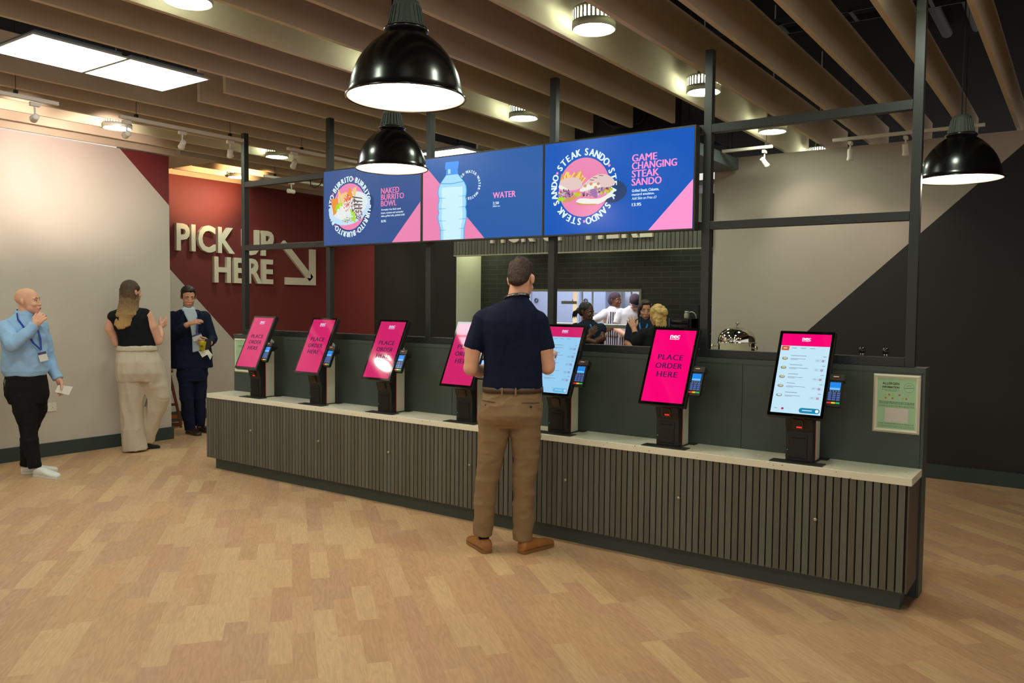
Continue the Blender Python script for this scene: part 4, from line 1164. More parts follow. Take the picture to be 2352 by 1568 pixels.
# ---- wall socket, wooden stool
t = thing('wall_socket', 'white double power socket low on the left wall behind the bald man', 'socket', (XL, 3.89, 0.49), pi / 2)
MB().box(-0.073, 0.073, -0.009, -0.0005, -0.043, 0.043).build('face_plate', mat('socket_white', (226, 220, 204), 0.35), t, bevel=0.002)
for s in (-1, 1):
    MB().box(s * 0.036 - 0.006, s * 0.036 + 0.006, -0.012, -0.009, 0.012, 0.03).build('switch', mat('socket_white', (226, 220, 204), 0.35), t, bevel=0.001)
    MB().box(s * 0.036 - 0.003, s * 0.036 + 0.003, -0.0095, -0.009, -0.008, 0.000).box(s * 0.036 - 0.012, s * 0.036 - 0.007, -0.0095, -0.009, -0.022, -0.018).box(s * 0.036 + 0.007, s * 0.036 + 0.012, -0.0095, -0.009, -0.022, -0.018).build('pin_holes', M_black, t)

M_wd = mat('red_brown_wood', (112, 56, 26), 0.45, var=0.15, vscale=12, stretch=(1, 1, 0.15))
M_wd2 = mat('orange_wood', (176, 98, 34), 0.45)
t = thing('wooden_step_stool', 'red-brown wooden A-frame stool half hidden by the wall corner', 'stool', (-9.262, 5.725, 0), rad(57))
for s in (-1, 1):
    for y_ in (-0.18, 0.07):
        MB().bar((s * 0.012, y_, 0.68), (s * 0.148, y_, 0.0), 0.026, 0.04).build('leg', M_wd, t, bevel=0.003)
for z, h, mm in ((0.115, 0.04, M_wd2), (0.27, 0.03, M_wd), (0.012, 0.05, M_wd), (0.46, 0.07, M_wd)):
    xr_ = 0.148 - 0.136 * z / 0.68 - 0.01
    MB().box(-xr_, xr_, -0.195, -0.165, z, z + h).build('rung', mm, t, bevel=0.002)
MB().box(-0.06, 0.06, -0.20, 0.09, 0.68, 0.70).build('seat', M_wd, t, bevel=0.003)

#PART5
# ================================================================ PEOPLE
def solid_field(mb, h):
    """signed distance to the smoothly united solids on a grid of step h"""
    lo = np.full(3, 1e9); hi = -lo; boxes = []
    for p in mb.prims:
        if p[0] == 'cone':
            a, b, r = np.array(p[1]), np.array(p[2]), max(p[3], p[4])
            l, u = np.minimum(a, b) - r, np.maximum(a, b) + r
        elif p[0] == 'ell':
            A = np.array(p[3])[:3, :3] if p[3] is not None else np.eye(3)
            c = np.array(p[1]) + (np.array(p[3])[:3, 3] if p[3] is not None else 0)
            e = np.sqrt(((A * np.array(p[2])) ** 2).sum(1)); l, u = c - e, c + e
        else:
            q = np.array(p[1]); R = np.maximum(q[:, 3], q[:, 4])
            l = np.array([(q[:, 1] - R).min(), (q[:, 2] - R).min(), q[:, 0].min()]); u = np.array([(q[:, 1] + R).max(), (q[:, 2] + R).max(), q[:, 0].max()])
        boxes.append((l, u)); lo = np.minimum(lo, l); hi = np.maximum(hi, u)
    lo = lo - 5 * h; n = np.ceil((hi + 5 * h - lo) / h).astype(int) + 1
    D = np.full(n, 0.04, dtype=np.float32)
    ax = [lo[i] + h * np.arange(n[i]) for i in range(3)]
    for p, (l, u) in zip(mb.prims, boxes):
        k = p[-1]; pad = k + 3 * h
        i0 = np.maximum(((l - pad - lo) / h).astype(int), 0); i1 = np.minimum(np.ceil((u + pad - lo) / h).astype(int) + 1, n)
        X, Y, Z = np.meshgrid(ax[0][i0[0]:i1[0]], ax[1][i0[1]:i1[1]], ax[2][i0[2]:i1[2]], indexing='ij')
        if p[0] == 'cone':
            a, b = np.array(p[1]), np.array(p[2]); ab = b - a; L2 = max(ab @ ab, 1e-12); L = math.sqrt(L2)
            T = ((X - a[0]) * ab[0] + (Y - a[1]) * ab[1] + (Z - a[2]) * ab[2]) / L2
            t = np.clip(T, 0, 1)
            if p[5]:      # flat ends
                d = np.sqrt(np.maximum((X - a[0] - T * ab[0]) ** 2 + (Y - a[1] - T * ab[1]) ** 2 + (Z - a[2] - T * ab[2]) ** 2, 0)) - (p[3] + (p[4] - p[3]) * t)
                d = np.maximum(d, np.maximum(-T, T - 1) * L)
            else:
                d = np.sqrt((X - a[0] - t * ab[0]) ** 2 + (Y - a[1] - t * ab[1]) ** 2 + (Z - a[2] - t * ab[2]) ** 2) - (p[3] + (p[4] - p[3]) * t)
        elif p[0] == 'ell':
            X, Y, Z = X - p[1][0], Y - p[1][1], Z - p[1][2]; sc = 1.0
            if p[3] is not None:
                I = np.array(p[3].inverted()); sc = p[3].to_scale().x
                X, Y, Z = (I[0, 0] * X + I[0, 1] * Y + I[0, 2] * Z + I[0, 3], I[1, 0] * X + I[1, 1] * Y + I[1, 2] * Z + I[1, 3], I[2, 0] * X + I[2, 1] * Y + I[2, 2] * Z + I[2, 3])
            rx, ry, rz = p[2]
            k0 = np.sqrt((X / rx) ** 2 + (Y / ry) ** 2 + (Z / rz) ** 2); k1 = np.sqrt((X / rx ** 2) ** 2 + (Y / ry ** 2) ** 2 + (Z / rz ** 2) ** 2)
            d = k0 * (k0 - 1) / np.maximum(k1, 1e-6) * sc
        else:
            q = np.array(p[1]); z = ax[2][i0[2]:i1[2]]
            f = [np.interp(z, q[:, 0], q[:, c]) for c in range(1, 6)]
            cw, sw = np.cos(f[4]), np.sin(f[4])
            dx, dy = X - f[0], Y - f[1]
            x_, y_ = dx * cw + dy * sw, -dx * sw + dy * cw
            e = 2.3
            g = (np.abs(x_ / f[2]) ** e + np.abs(y_ / f[3]) ** e) ** (1 / e)
            rad_ = np.sqrt(x_ ** 2 + y_ ** 2)
            d = rad_ * (1 - 1 / np.maximum(g, 1e-3)); d = np.where(g < 0.3, -0.05, d)
            d = np.maximum(d, np.maximum(q[0, 0] - z, z - q[-1, 0]))
        blk = D[i0[0]:i1[0], i0[1]:i1[1], i0[2]:i1[2]]
        m = np.maximum(k - np.abs(blk - d), 0)
        blk[...] = np.minimum(blk, d) - m * m / (4 * k)
    return D, lo
def surface_net(D, lo, h):
    """one closed skin where the field changes sign"""
    S = D < 0
    nx, ny, nz = D.shape
    cnt = np.zeros((nx - 1, ny - 1, nz - 1), np.int32); P = np.zeros((nx - 1, ny - 1, nz - 1, 3), np.float32)
    for axis in range(3):
        o1, o2 = [a for a in range(3) if a != axis]
        sl0 = [slice(None)] * 3; sl1 = [slice(None)] * 3; sl0[axis] = slice(0, -1); sl1[axis] = slice(1, None)
        a, b = D[tuple(sl0)], D[tuple(sl1)]
        ch = (a < 0) != (b < 0)
        t = np.where(ch, a / np.where(ch, a - b, 1), 0)
        for u in (0, 1):
            for w in (0, 1):
                q = [slice(None)] * 3; q[o1] = slice(u, D.shape[o1] - 1 + u); q[o2] = slice(w, D.shape[o2] - 1 + w)
                c, tt = ch[tuple(q)], t[tuple(q)]
                cnt += c
                P[..., axis] += np.where(c, tt, 0); P[..., o1] += c * u; P[..., o2] += c * w
    idx = np.argwhere(cnt > 0)
    num = np.full(cnt.shape, -1, np.int64); num[tuple(idx.T)] = np.arange(len(idx))
    V = (P[tuple(idx.T)] / cnt[tuple(idx.T)][:, None] + idx) * h + lo
    F = []
    for axis in range(3):
        o1, o2 = ((1, 2), (2, 0), (0, 1))[axis]
        sl0 = [slice(None)] * 3; sl1 = [slice(None)] * 3; sl0[axis] = slice(0, -1); sl1[axis] = slice(1, None)
        a, b = S[tuple(sl0)], S[tuple(sl1)]
        e = np.argwhere(a != b)
        e = e[(e[:, o1] > 0) & (e[:, o2] > 0) & (e[:, o1] < cnt.shape[o1]) & (e[:, o2] < cnt.shape[o2])]
        inside = a[tuple(e.T)]
        def cell(d1, d2):
            c = e.copy(); c[:, o1] -= d1; c[:, o2] -= d2
            return num[tuple(c.T)]
        q = np.stack([cell(1, 1), cell(0, 1), cell(0, 0), cell(1, 0)], 1)
        q[~inside] = q[~inside][:, ::-1]
        F.append(q[(q >= 0).all(1)])
    return V, np.concatenate(F)
def remesh(mb, name, mats, parent, vox=0.006, smooth=1, fold=0.0, fscale=9.0, fdir=(1, 1, 1), seed=0, paint=None):
    """one continuous surface grown round the overlapping solids; fold adds cloth folds"""
    D, lo = solid_field(mb, vox)
    V, F = surface_net(D, lo, vox)
    E = np.concatenate([F[:, [0, 1]], F[:, [1, 2]], F[:, [2, 3]], F[:, [3, 0]]])
    for _ in range(smooth):
        A = np.zeros_like(V); c = np.zeros(len(V))
        for k in range(3): A[:, k] = np.bincount(E[:, 0], V[E[:, 1], k], len(V)) + np.bincount(E[:, 1], V[E[:, 0], k], len(V))
        c = np.bincount(E[:, 0], minlength=len(V)) + np.bincount(E[:, 1], minlength=len(V))
        V = V * 0.5 + 0.5 * A / np.maximum(c, 1)[:, None]
    me = bpy.data.meshes.new(name)
    me.from_pydata(V.tolist(), [], F.tolist())
    if fold:
        off = Vector((seed * 3.7, seed * 1.3, seed * 2.1))
        N = np.zeros((len(V), 3)); me.vertex_normals.foreach_get('vector', N.ravel()) if False else None
        nn = [tuple(x.vector) for x in me.vertex_normals]
        N = np.array(nn)
        W = np.empty(len(V))
        for i, (x, y, z) in enumerate((V * np.array(fdir) * fscale).tolist()):
            p = Vector((x, y, z)) + off
            W[i] = noise.noise(p) + 0.5 * noise.noise(p * 2.1)
        W = 1.0 - np.abs(W) * 2.2
        V = V + N * ((W - 0.4) * fold)[:, None]
        me.vertices.foreach_set('co', V.astype(np.float32).ravel())
    me.polygons.foreach_set('use_smooth', [True] * len(me.polygons))
    for m in (mats if isinstance(mats, (list, tuple)) else [mats]):
        me.materials.append(m)
    if paint:
        me.polygons.foreach_set('material_index', [paint(p.center) for p in me.polygons])
    me.update()
    ob = bpy.data.objects.new(name, me); C.objects.link(ob)
    if parent is not None: ob.parent = parent
    return ob

def hand(mb, w, d, n, s, curl=0.35, L=1.0, spread=0.10, thumb=(0.6, 0.5), curls=None):
    """palm, four fingers and a thumb: w wrist, d towards the fingertips, n the side the fingers close to, s the thumb side"""
    mb.k = 0.004
    w, d = Vector(w), Vector(d).normalized()
    n = Vector(n); n = (n - d * n.dot(d)).normalized()
    s = Vector(s); s = (s - d * s.dot(d) - n * s.dot(n)).normalized()
    k = [w + d * 0.088 * L + s * q * L for q in (0.031, 0.0105, -0.0105, -0.030)]
    k[3] -= d * 0.010 * L; k[0] -= d * 0.004 * L
    mb.limb([(*w, 0.024 * L), (*(w + d * 0.03 * L), 0.024 * L)], 10)
    for i, q in enumerate(k):
        b = w + d * 0.02 * L + s * (0.018, 0.006, -0.006, -0.018)[i] * L
        mb.limb([(*b, 0.0155 * L), (*q, 0.0125 * L)], 10)
    for i, q in enumerate(k):
        ln = (0.072, 0.080, 0.075, 0.058)[i] * L
        c = curls[i] if curls else curl
        f = (d + s * (0.9, 0.3, -0.3, -0.9)[i] * spread).normalized()
        ang = c * 0.7
        p = q; pts = [(*p, 0.0100 * L)]
        for j, fr in enumerate((0.45, 0.31, 0.24)):
            dv = f * cos(ang) + n * sin(ang)
            p = p + dv * ln * fr
            pts.append((*p, (0.0092, 0.0084, 0.0072)[j] * L))
            ang += c * (1.0, 0.7, 0.5)[j]
        mb.limb(pts, 10)
    b = w + d * 0.022 * L + s * 0.022 * L
    t1 = (d * thumb[0] + s * (1 - thumb[0] * 0.6) + n * thumb[1]).normalized()
    p1 = b + t1 * 0.042 * L; t2 = (d * (thumb[0] + 0.3) + s * 0.25 + n * thumb[1]).normalized()
    p2 = p1 + t2 * 0.032 * L; p3 = p2 + (t2 + n * 0.2).normalized() * 0.024 * L
    mb.limb([(*b, 0.015 * L), (*p1, 0.0125 * L), (*p2, 0.0105 * L), (*p3, 0.0085 * L)], 10)
    mb.k = 0.010

def headM(c, yaw, pitch=0.0, roll=0.0, k=1.0):
    return Matrix.Translation(Vector(c)) @ Matrix.Rotation(yaw, 4, 'Z') @ Matrix.Rotation(pitch, 4, 'X') @ Matrix.Rotation(roll, 4, 'Y') @ Matrix.Scale(k, 4)
def el(mb, M, c, r, rot=None, n=18, m=12):
    R = M @ Matrix.Translation(Vector(c))
    if rot: R = R @ Matrix.Rotation(rot[0], 4, 'X') @ Matrix.Rotation(rot[1], 4, 'Y') @ Matrix.Rotation(rot[2], 4, 'Z')
    mb.ellip((0, 0, 0), r[0], r[1], r[2], n, m, 0, R)
def ln(mb, M, pts, n=10):
    k = M.to_scale().x
    mb.limb([(*(M @ Vector(p[:3])), p[3] * k) for p in pts], n)
def head(mb, M, female=False):
    """skull, jaw, nose, brow, cheeks, lips and ears; the face looks along -Y of M"""
    el(mb, M, (0, 0.012, 0.040), (0.074, 0.094, 0.080))
    el(mb, M, (0, -0.012, 0.000), (0.066, 0.078, 0.082))
    el(mb, M, (0, -0.030, -0.055), (0.054 if female else 0.058, 0.055, 0.048))
    el(mb, M, (0, -0.066, -0.092), (0.022 if female else 0.027, 0.020, 0.018))
    el(mb, M, (0, -0.062, -0.062), (0.036, 0.022, 0.030))
    el(mb, M, (0, -0.046, -0.078), (0.036 if female else 0.042, 0.032, 0.026))
    for s in (-1, 1):
        el(mb, M, (s * 0.036, -0.064, -0.028), (0.023, 0.022, 0.022))
        el(mb, M, (s * 0.031, -0.071, 0.024), (0.024, 0.014, 0.009))
        el(mb, M, (s * 0.079, 0.012, -0.004), (0.008, 0.016, 0.029), (-0.15, 0, s * 0.55))
        el(mb, M, (s * 0.0815, 0.020, 0.008), (0.007, 0.013, 0.016), (0, 0, s * 0.6))
        el(mb, M, (s * 0.0105, -0.093, -0.033), (0.008, 0.010, 0.008))
    ln(mb, M, [(0, -0.079, 0.016, 0.009), (0, -0.090, -0.008, 0.0095), (0, -0.0995, -0.029, 0.0105)])
    el(mb, M, (0, -0.082, -0.062), (0.026, 0.014, 0.014))
    el(mb, M, (0, -0.091, -0.056), (0.021, 0.008, 0.005))
    el(mb, M, (0, -0.090, -0.068), (0.018, 0.008, 0.006))
def face_parts(M, t, brow, lip=(170, 96, 84), closed=False, skin=None, iris=(50, 34, 24)):
    w = mat('eye_white', (226, 220, 212), 0.3)
    for s in (-1, 1):
        if not closed:
            e = MB(); el(e, M, (s * 0.0305, -0.0745, 0.002), (0.0135, 0.010, 0.0075), n=14, m=10)
            eye = e.build('eye', w, t)
            e = MB(); el(e, M, (s * 0.0305, -0.0825, 0.002), (0.0055, 0.003, 0.0058), n=12, m=8)
            e.build('iris', mat('iris_dark', iris, 0.2), eye)
        e = MB(); ln(e, M, [(s * 0.031, -0.0795, 0.0105, 0.0022), (s * 0.018, -0.083, 0.008, 0.0022), (s * 0.044, -0.073, 0.008, 0.0022)][1:2] + [(s * 0.031, -0.0825, 0.010 if not closed else 0.000, 0.0024), (s * 0.044, -0.0735, 0.006 if not closed else 0.002, 0.0022)])
        e.build('eyelid', mat('lash_dark', (40, 28, 24), 0.6), t)
        e = MB(); ln(e, M, [(s * 0.013, -0.086, 0.026, 0.0040), (s * 0.030, -0.0855, 0.031, 0.0042), (s * 0.047, -0.074, 0.026, 0.0028)])
        e.build('eyebrow', brow, t)
    e = MB(); ln(e, M, [(-0.020, -0.0905, -0.0615, 0.0026), (-0.008, -0.0975, -0.0605, 0.0048), (0.008, -0.0975, -0.0605, 0.0048), (0.020, -0.0905, -0.0615, 0.0026)])
    ln(e, M, [(-0.016, -0.0915, -0.067, 0.003), (0, -0.0965, -0.0685, 0.0055), (0.016, -0.0915, -0.067, 0.003)])
    e.build('lips', mat('lips_%d' % lip[0], lip, 0.45), t)
def shoe(parent, name, heel, d, L, w, h, m_up, m_sole, low=0.0):
    """heel point on the ground, direction on the ground"""
    d = Vector((d[0], d[1], 0)).normalized(); q = Vector((-d.y, d.x, 0)); h0 = Vector(heel)
    mb = MB()
    prof = [(-0.022, 0.22, 0.45), (-0.012, 0.50, 0.66), (0.0, 0.66, 0.90), (0.05, 0.76, 1.0), (0.15, 0.78, 0.98), (0.32, 0.78, 1.0), (0.48, 0.86, 0.84), (0.66, 0.98, 0.66), (0.82, 0.96, 0.58), (0.93, 0.78, 0.50), (0.985, 0.52, 0.38), (1.0, 0.30, 0.26)]
    n = 18; v = []
    for a, ww, hh in prof:
        for i in range(n):
            t = 2 * pi * i / n
            x_ = cos(t); z_ = sin(t)
            zz = 0.010 + (h * hh - 0.010) * (0.5 + 0.5 * math.copysign(abs(z_) ** 0.8, z_))
            v.append(h0 + d * (a * L) + q * (math.copysign(abs(x_) ** 0.75, x_) * w / 2 * ww) + Vector((0, 0, zz)))
    f = []
    for k in range(len(prof) - 1):
        for i in range(n):
            j = (i + 1) % n
            f.append((k * n + i, k * n + j, (k + 1) * n + j, (k + 1) * n + i))
    f.append(tuple(reversed(range(n)))); f.append(tuple(range((len(prof) - 1) * n, len(prof) * n)))
    mb.add(v, f, 0, True)
    o = mb.build(name, m_up, parent)
    sub = o.modifiers.new('sub', 'SUBSURF'); sub.levels = 1; sub.render_levels = 1
    s = MB(); out = []
    for a, ww, hh in prof: out.append(h0 + d * (a * L) + q * (w / 2 * ww * 0.98))
    for a, ww, hh in reversed(prof): out.append(h0 + d * (a * L) - q * (w / 2 * ww * 0.98))
    s.prism([(p.x, p.y) for p in out], 0.0, 0.020, 'z')
    s.build('sole', m_sole, o, bevel=0.002)
    return o
def frustum(mb, a, b, ra, rb, n=16):
    mb.tube([a, b], [ra, rb], n)
    return mb
def strap(parent, name, pts, w, m, th=0.003):
    """ribbon following the points, facing outward from the body axis"""
    mb = MB()
    pts = [Vector(p) for p in pts]
    v = []
    for i, p in enumerate(pts):
        d = (pts[min(i + 1, len(pts) - 1)] - pts[max(i - 1, 0)]).normalized()
        o_ = Vector((p.x, p.y, 0)).normalized()
        sd = d.cross(o_).normalized() * w / 2
        for q in (sd - o_ * th, sd + o_ * th, -sd + o_ * th, -sd - o_ * th): v.append(p + q)
    f = []
    for i in range(len(pts) - 1):
        for k in range(4):
            j = (k + 1) % 4
            f.append((i * 4 + k, i * 4 + j, i * 4 + 4 + j, i * 4 + 4 + k))
    f.append((3, 2, 1, 0)); l = (len(pts) - 1) * 4; f.append((l, l + 1, l + 2, l + 3))
    mb.add(v, f, 0)
    return mb.build(name, m, parent)

def cloth(name, col, rough=0.8, **k):
    return mat(name, col, rough, spec=0.2, bump=0.55, bscale=13, **k)
SK1 = mat('skin_fair', (224, 168, 140), 0.5, spec=0.35, var=0.05, vscale=14)
SK2 = mat('skin_tanned', (206, 148, 116), 0.5, spec=0.35, var=0.05, vscale=14)
SK3 = mat('skin_brown', (120, 74, 50), 0.45, spec=0.4, var=0.06, vscale=14)
SK4 = mat('skin_deep_brown', (92, 58, 42), 0.45, spec=0.4, var=0.06, vscale=14)
H_dk = mat('dark_brown_hair', (58, 40, 26), 0.55, bump=0.8, bscale=60, stretch=(3, 3, 0.4), var=0.25, vscale=30)
H_bk = mat('black_hair', (18, 15, 14), 0.38, bump=0.6, bscale=50, stretch=(3, 3, 0.5))
H_lt = mat('light_brown_long_hair', (118, 88, 52), 0.5, bump=0.9, bscale=50, stretch=(4, 4, 0.25), var=0.3, vscale=20)
H_bl = mat('blonde_hair', (206, 166, 98), 0.5, bump=0.9, bscale=60, var=0.25, vscale=24)

# ---------------------------------------------------------------- the man at the kiosk (seen from behind)
t = thing('person', 'man in navy polo shirt and brown trousers seen from behind, using a kiosk', 'person', (-2.930, 4.125, 0), 0.6176)
Mh = headM((0.068, 0.035, 1.716), rad(158), rad(20), rad(4), 1.0)
b = MB()
head(b, Mh)
b.limb([(0.054, 0.03, 1.665, 0.060), (0.038, 0.0, 1.561, 0.064)])
b.rings([(0.99, 0, 0, 0.14, 0.09), (1.2, 0, 0, 0.15, 0.10), (1.40, 0.01, 0, 0.17, 0.10), (1.52, 0.03, 0, 0.12, 0.08), (1.56, 0.035, 0, 0.07, 0.06)])
b.limb([(-0.152, 0.0, 1.447, 0.058), (-0.228, -0.02, 1.290, 0.052), (-0.242, -0.02, 1.165, 0.044), (-0.196, 0.10, 1.137, 0.040), (-0.147, 0.22, 1.148, 0.029)])
hand(b, (-0.144, 0.225, 1.151), (0.45, 0.85, 0.15), (0.6, -0.2, -0.6), (0.2, 0.2, 1), 0.5)
b.limb([(0.158, 0.0, 1.447, 0.058), (0.217, -0.02, 1.290, 0.052), (0.236, -0.01, 1.176, 0.045), (0.250, 0.10, 1.192, 0.040), (0.255, 0.235, 1.230, 0.028)])
hand(b, (0.255, 0.24, 1.233), (0.25, 0.9, 0.25), (-0.2, 0.2, -1), (-1, 0.1, 0), 0.45, curls=(0.12, 0.6, 0.75, 0.85))
for s, q in ((-1, ((-0.10, 0.84, 0.07), (-0.135, 0.47, 0.05), (-0.155, 0.14, 0.03))), (1, ((0.11, 0.84, 0.07), (0.102, 0.47, 0.05), (0.098, 0.14, 0.03)))):
    b.limb([(x_, 0, z_, r_) for x_, z_, r_ in q])
b.rings([(0.80, 0.01, 0, 0.14, 0.09), (1.0, 0.01, 0, 0.14, 0.09)])
remesh(b, 'body', SK1, t, 0.005, 1)
# short brown hair
h = MB()
el(h, Mh, (0, 0.020, 0.052), (0.078, 0.095, 0.080))
el(h, Mh, (0, 0.054, 0.012), (0.069, 0.062, 0.064))
el(h, Mh, (0, 0.072, -0.028), (0.056, 0.036, 0.036))
el(h, Mh, (0, -0.035, 0.087), (0.062, 0.055, 0.042))
rr = random.Random(3)
for i in range(60):
    a = rr.random() * 2 * pi; q = rr.random() * 1.25
    p = (0.071 * sin(q) * cos(a), 0.020 + 0.090 * sin(q) * sin(a), 0.054 + 0.080 * cos(q))
    el(h, Mh, p, (0.014, 0.014, 0.013), n=8, m=6)
for s in (-1, 1):
    el(h, Mh, (s * 0.070, -0.010, 0.012), (0.010, 0.022, 0.030))
remesh(h, 'hair', H_dk, t, 0.005, 2, 0.003, 60, (1, 1, 1), 1)
# navy polo shirt
M_navy = cloth('navy_pique_cotton', (14, 22, 48), 0.85, sheen=0.0)
s_ = MB()
s_.rings([(1.037, 0.024, 0, 0.186, 0.130), (1.059, 0.022, 0, 0.190, 0.134), (1.105, 0.022, 0, 0.186, 0.130), (1.181, 0.022, 0, 0.183, 0.125), (1.290, 0.019, 0, 0.186, 0.125), (1.398, 0.011, 0, 0.196, 0.130), (1.466, 0.005, 0, 0.196, 0.125), (1.529, 0.011, 0, 0.165, 0.105), (1.570, 0.024, 0, 0.115, 0.085), (1.597, 0.038, 0.0, 0.076, 0.072), (1.613, 0.041, 0.0, 0.068, 0.066)])
s_.limb([(-0.163, 0.0, 1.464, 0.068), (-0.133, 0.0, 1.485, 0.062)])
s_.limb([(0.169, 0.0, 1.464, 0.068), (0.136, 0.0, 1.485, 0.062)])
frustum(s_, (-0.163, 0, 1.472), (-0.231, -0.015, 1.282), 0.066, 0.062)
frustum(s_, (0.171, 0, 1.472), (0.220, -0.015, 1.282), 0.066, 0.062)
remesh(s_, 'polo_shirt', M_navy, t, 0.0055, 2, 0.005, 6, (1.4, 1, 0.5), 2)
c_ = MB().lathe([(0.066, 0.0), (0.076, -0.004), (0.079, 0.004), (0.072, 0.036), (0.066, 0.038)], 32)
o = c_.build('collar', M_navy, t, loc=(0.041, 0.005, 1.583), rot=(rad(-12), rad(-6), 0))
ly = MB().lathe([(0.0795, 0.0), (0.082, 0.002), (0.078, 0.018), (0.075, 0.019)], 40)
o = ly.build('lanyard', mat('lanyard_black', (16, 16, 18), 0.5), t, loc=(0.041, 0.003, 1.600), rot=(rad(-14), rad(-6), 0))
tk = MB(); rr = random.Random(12)
for i in range(26):
    if 10 < i < 15: continue
    a = rad(225 + i * 3.6); hh_ = 0.003 + 0.006 * rr.random()
    tk.bar((0.0805 * cos(a), 0.0805 * sin(a), 0.009 - hh_ / 2), (0.0795 * cos(a), 0.0795 * sin(a), 0.009 + hh_ / 2), 0.0022, 0.002)
tk.build('lanyard_print', mat('white_print', (220, 224, 226), 0.6), o)
MB().box(-0.012, 0.012, -0.083, -0.079, 0.001, 0.017).build('lanyard_clip', mat('clip_brown', (70, 62, 58), 0.4), o)
# brown chinos
M_chino = cloth('brown_chino', (136, 112, 82), 0.85, var=0.07, vscale=5)
p_ = MB()
p_.rings([(1.037, 0.022, 0, 0.180, 0.122), (1.004, 0.019, 0, 0.186, 0.128), (0.950, 0.014, -0.005, 0.194, 0.138), (0.882, 0.008, -0.01, 0.199, 0.140), (0.822, 0.005, -0.005, 0.197, 0.125), (0.790, 0.005, 0.0, 0.186, 0.105)])
def leg(mb, pts):
    for a, b_ in zip(pts, pts[1:]): frustum(mb, a[:3], b_[:3], a[3], b_[3], 20)
    for a in pts[1:-1]: mb.ellip(a[:3], a[3], a[3], a[3] * 0.7, 20, 8)
leg(p_, [(-0.087, -0.0, 0.868, 0.104), (-0.095, 0.0, 0.746, 0.094), (-0.111, 0.0, 0.610, 0.082), (-0.136, 0.0, 0.466, 0.070), (-0.152, 0.01, 0.311, 0.066), (-0.160, 0.01, 0.102, 0.060)])
leg(p_, [(0.095, -0.0, 0.868, 0.104), (0.103, 0.0, 0.746, 0.094), (0.103, 0.0, 0.610, 0.083), (0.101, 0.0, 0.466, 0.072), (0.098, 0.01, 0.311, 0.069), (0.095, 0.01, 0.078, 0.064)])
o = remesh(p_, 'trousers', M_chino, t, 0.0055, 2, 0.0075, 5.0, (1.0, 1.0, 1.5), 5)
M_dkbr = mat('dark_button', (44, 32, 24), 0.4)
for xa, xb, za in ((1110, 1140, 917), (1202, 1243, 920)):
    pass
def seam(x0, x1, z, bx_):
    m_ = MB()
    P = [(x0 + (x1 - x0) * i / 6, -0.138 * math.sqrt(max(0.0, 1 - ((x0 + (x1 - x0) * i / 6 - 0.012) / 0.205) ** 2)) - 0.008, z - 0.006 * i / 6 * (1 if x0 > 0 else 1)) for i in range(7)]
    m_.tube(P, 0.0022, 6)
    m_.build('pocket_seam', M_dkbr, o)
    y_ = -0.138 * math.sqrt(max(0.0, 1 - ((bx_ - 0.012) / 0.205) ** 2)) - 0.010
    MB().lathe([(0.0, -0.002), (0.006, -0.002), (0.006, 0.004)], 14, (bx_, y_, z - 0.026), axis='y').build('button', M_dkbr, o)
seam(-0.169, -0.087, 0.972, -0.144)
seam(0.076, 0.185, 0.966, 0.133)
MB().rings([(1.019, 0.022, 0, 0.192, 0.134), (1.053, 0.022, 0, 0.190, 0.132)]).build('belt', mat('brown_leather_belt', (72, 48, 34), 0.5), t)
for x_ in (1157, 1187):
    pass
for bx0 in (-0.046, 0.038):
    MB().box(bx0 - 0.005, bx0 + 0.005, -0.142, -0.132, 1.007, 1.056).build('belt_loop', M_chino, o)
M_sock = cloth('navy_sock', (16, 20, 34), 0.9)
MB().limb([(-0.156, 0.008, 0.17, 0.041), (-0.153, 0.018, 0.085, 0.034)]).build('sock', M_sock, t)
MB().limb([(0.097, 0.006, 0.17, 0.042), (0.116, 0.004, 0.085, 0.034)]).build('sock', M_sock, t)
M_tan = mat('tan_leather', (160, 102, 48), 0.38, coat=0.2, var=0.12, vscale=9)
M_tsole = mat('tan_sole', (134, 92, 52), 0.6)
a = shoe(t, 'loafer', (-0.128, -0.035, 0), (-0.42, 0.9), 0.285, 0.10, 0.090, M_tan, M_tsole)
a = shoe(t, 'loafer', (0.082, -0.035, 0), (0.72, 0.70), 0.285, 0.10, 0.090, M_tan, M_tsole)
MB().ellip((0.174, 0.056, 0.071), 0.018, 0.014, 0.010).build('tassel', M_tan, a)

# ---------------------------------------------------------------- bald man at the left
t = thing('person', 'bald man in light blue shirt and black jeans, hand on his chin', 'person', (-7.587, 3.442, 0), 1.1449)
Mh = headM((-0.069, -0.02, 1.540), rad(66), rad(-4), 0, 1.0)
b = MB()
head(b, Mh)
b.limb([(-0.081, 0.0, 1.493, 0.058), (-0.104, 0.0, 1.397, 0.062)])
b.rings([(0.856, -0.097, 0, 0.12, 0.09), (1.127, -0.097, 0, 0.14, 0.10), (1.320, -0.097, 0, 0.13, 0.09), (1.405, -0.097, 0, 0.07, 0.06)])
b.limb([(-0.228, -0.06, 1.312, 0.045), (-0.185, -0.205, 1.181, 0.034), (-0.089, -0.212, 1.266, 0.032), (-0.031, -0.20, 1.327, 0.029)])
hand(b, (-0.023, -0.195, 1.339), (0.55, 0.10, 0.75), (0.3, 0.9, 0.1), (-0.6, -0.1, 0.8), 0.75, thumb=(0.7, 0.5))
b.limb([(0.042, 0.08, 1.300, 0.05), (0.081, 0.10, 1.011, 0.040), (0.151, 0.02, 0.849, 0.028)])
hand(b, (0.154, 0.018, 0.841), (0.35, -0.15, -0.9), (-0.7, -0.4, 0.0), (0.6, -0.6, 0.1), 0.55)
b.limb([(-0.127, 0, 0.818, 0.07), (-0.089, -0.02, 0.451, 0.05), (-0.042, -0.08, 0.115, 0.03)])
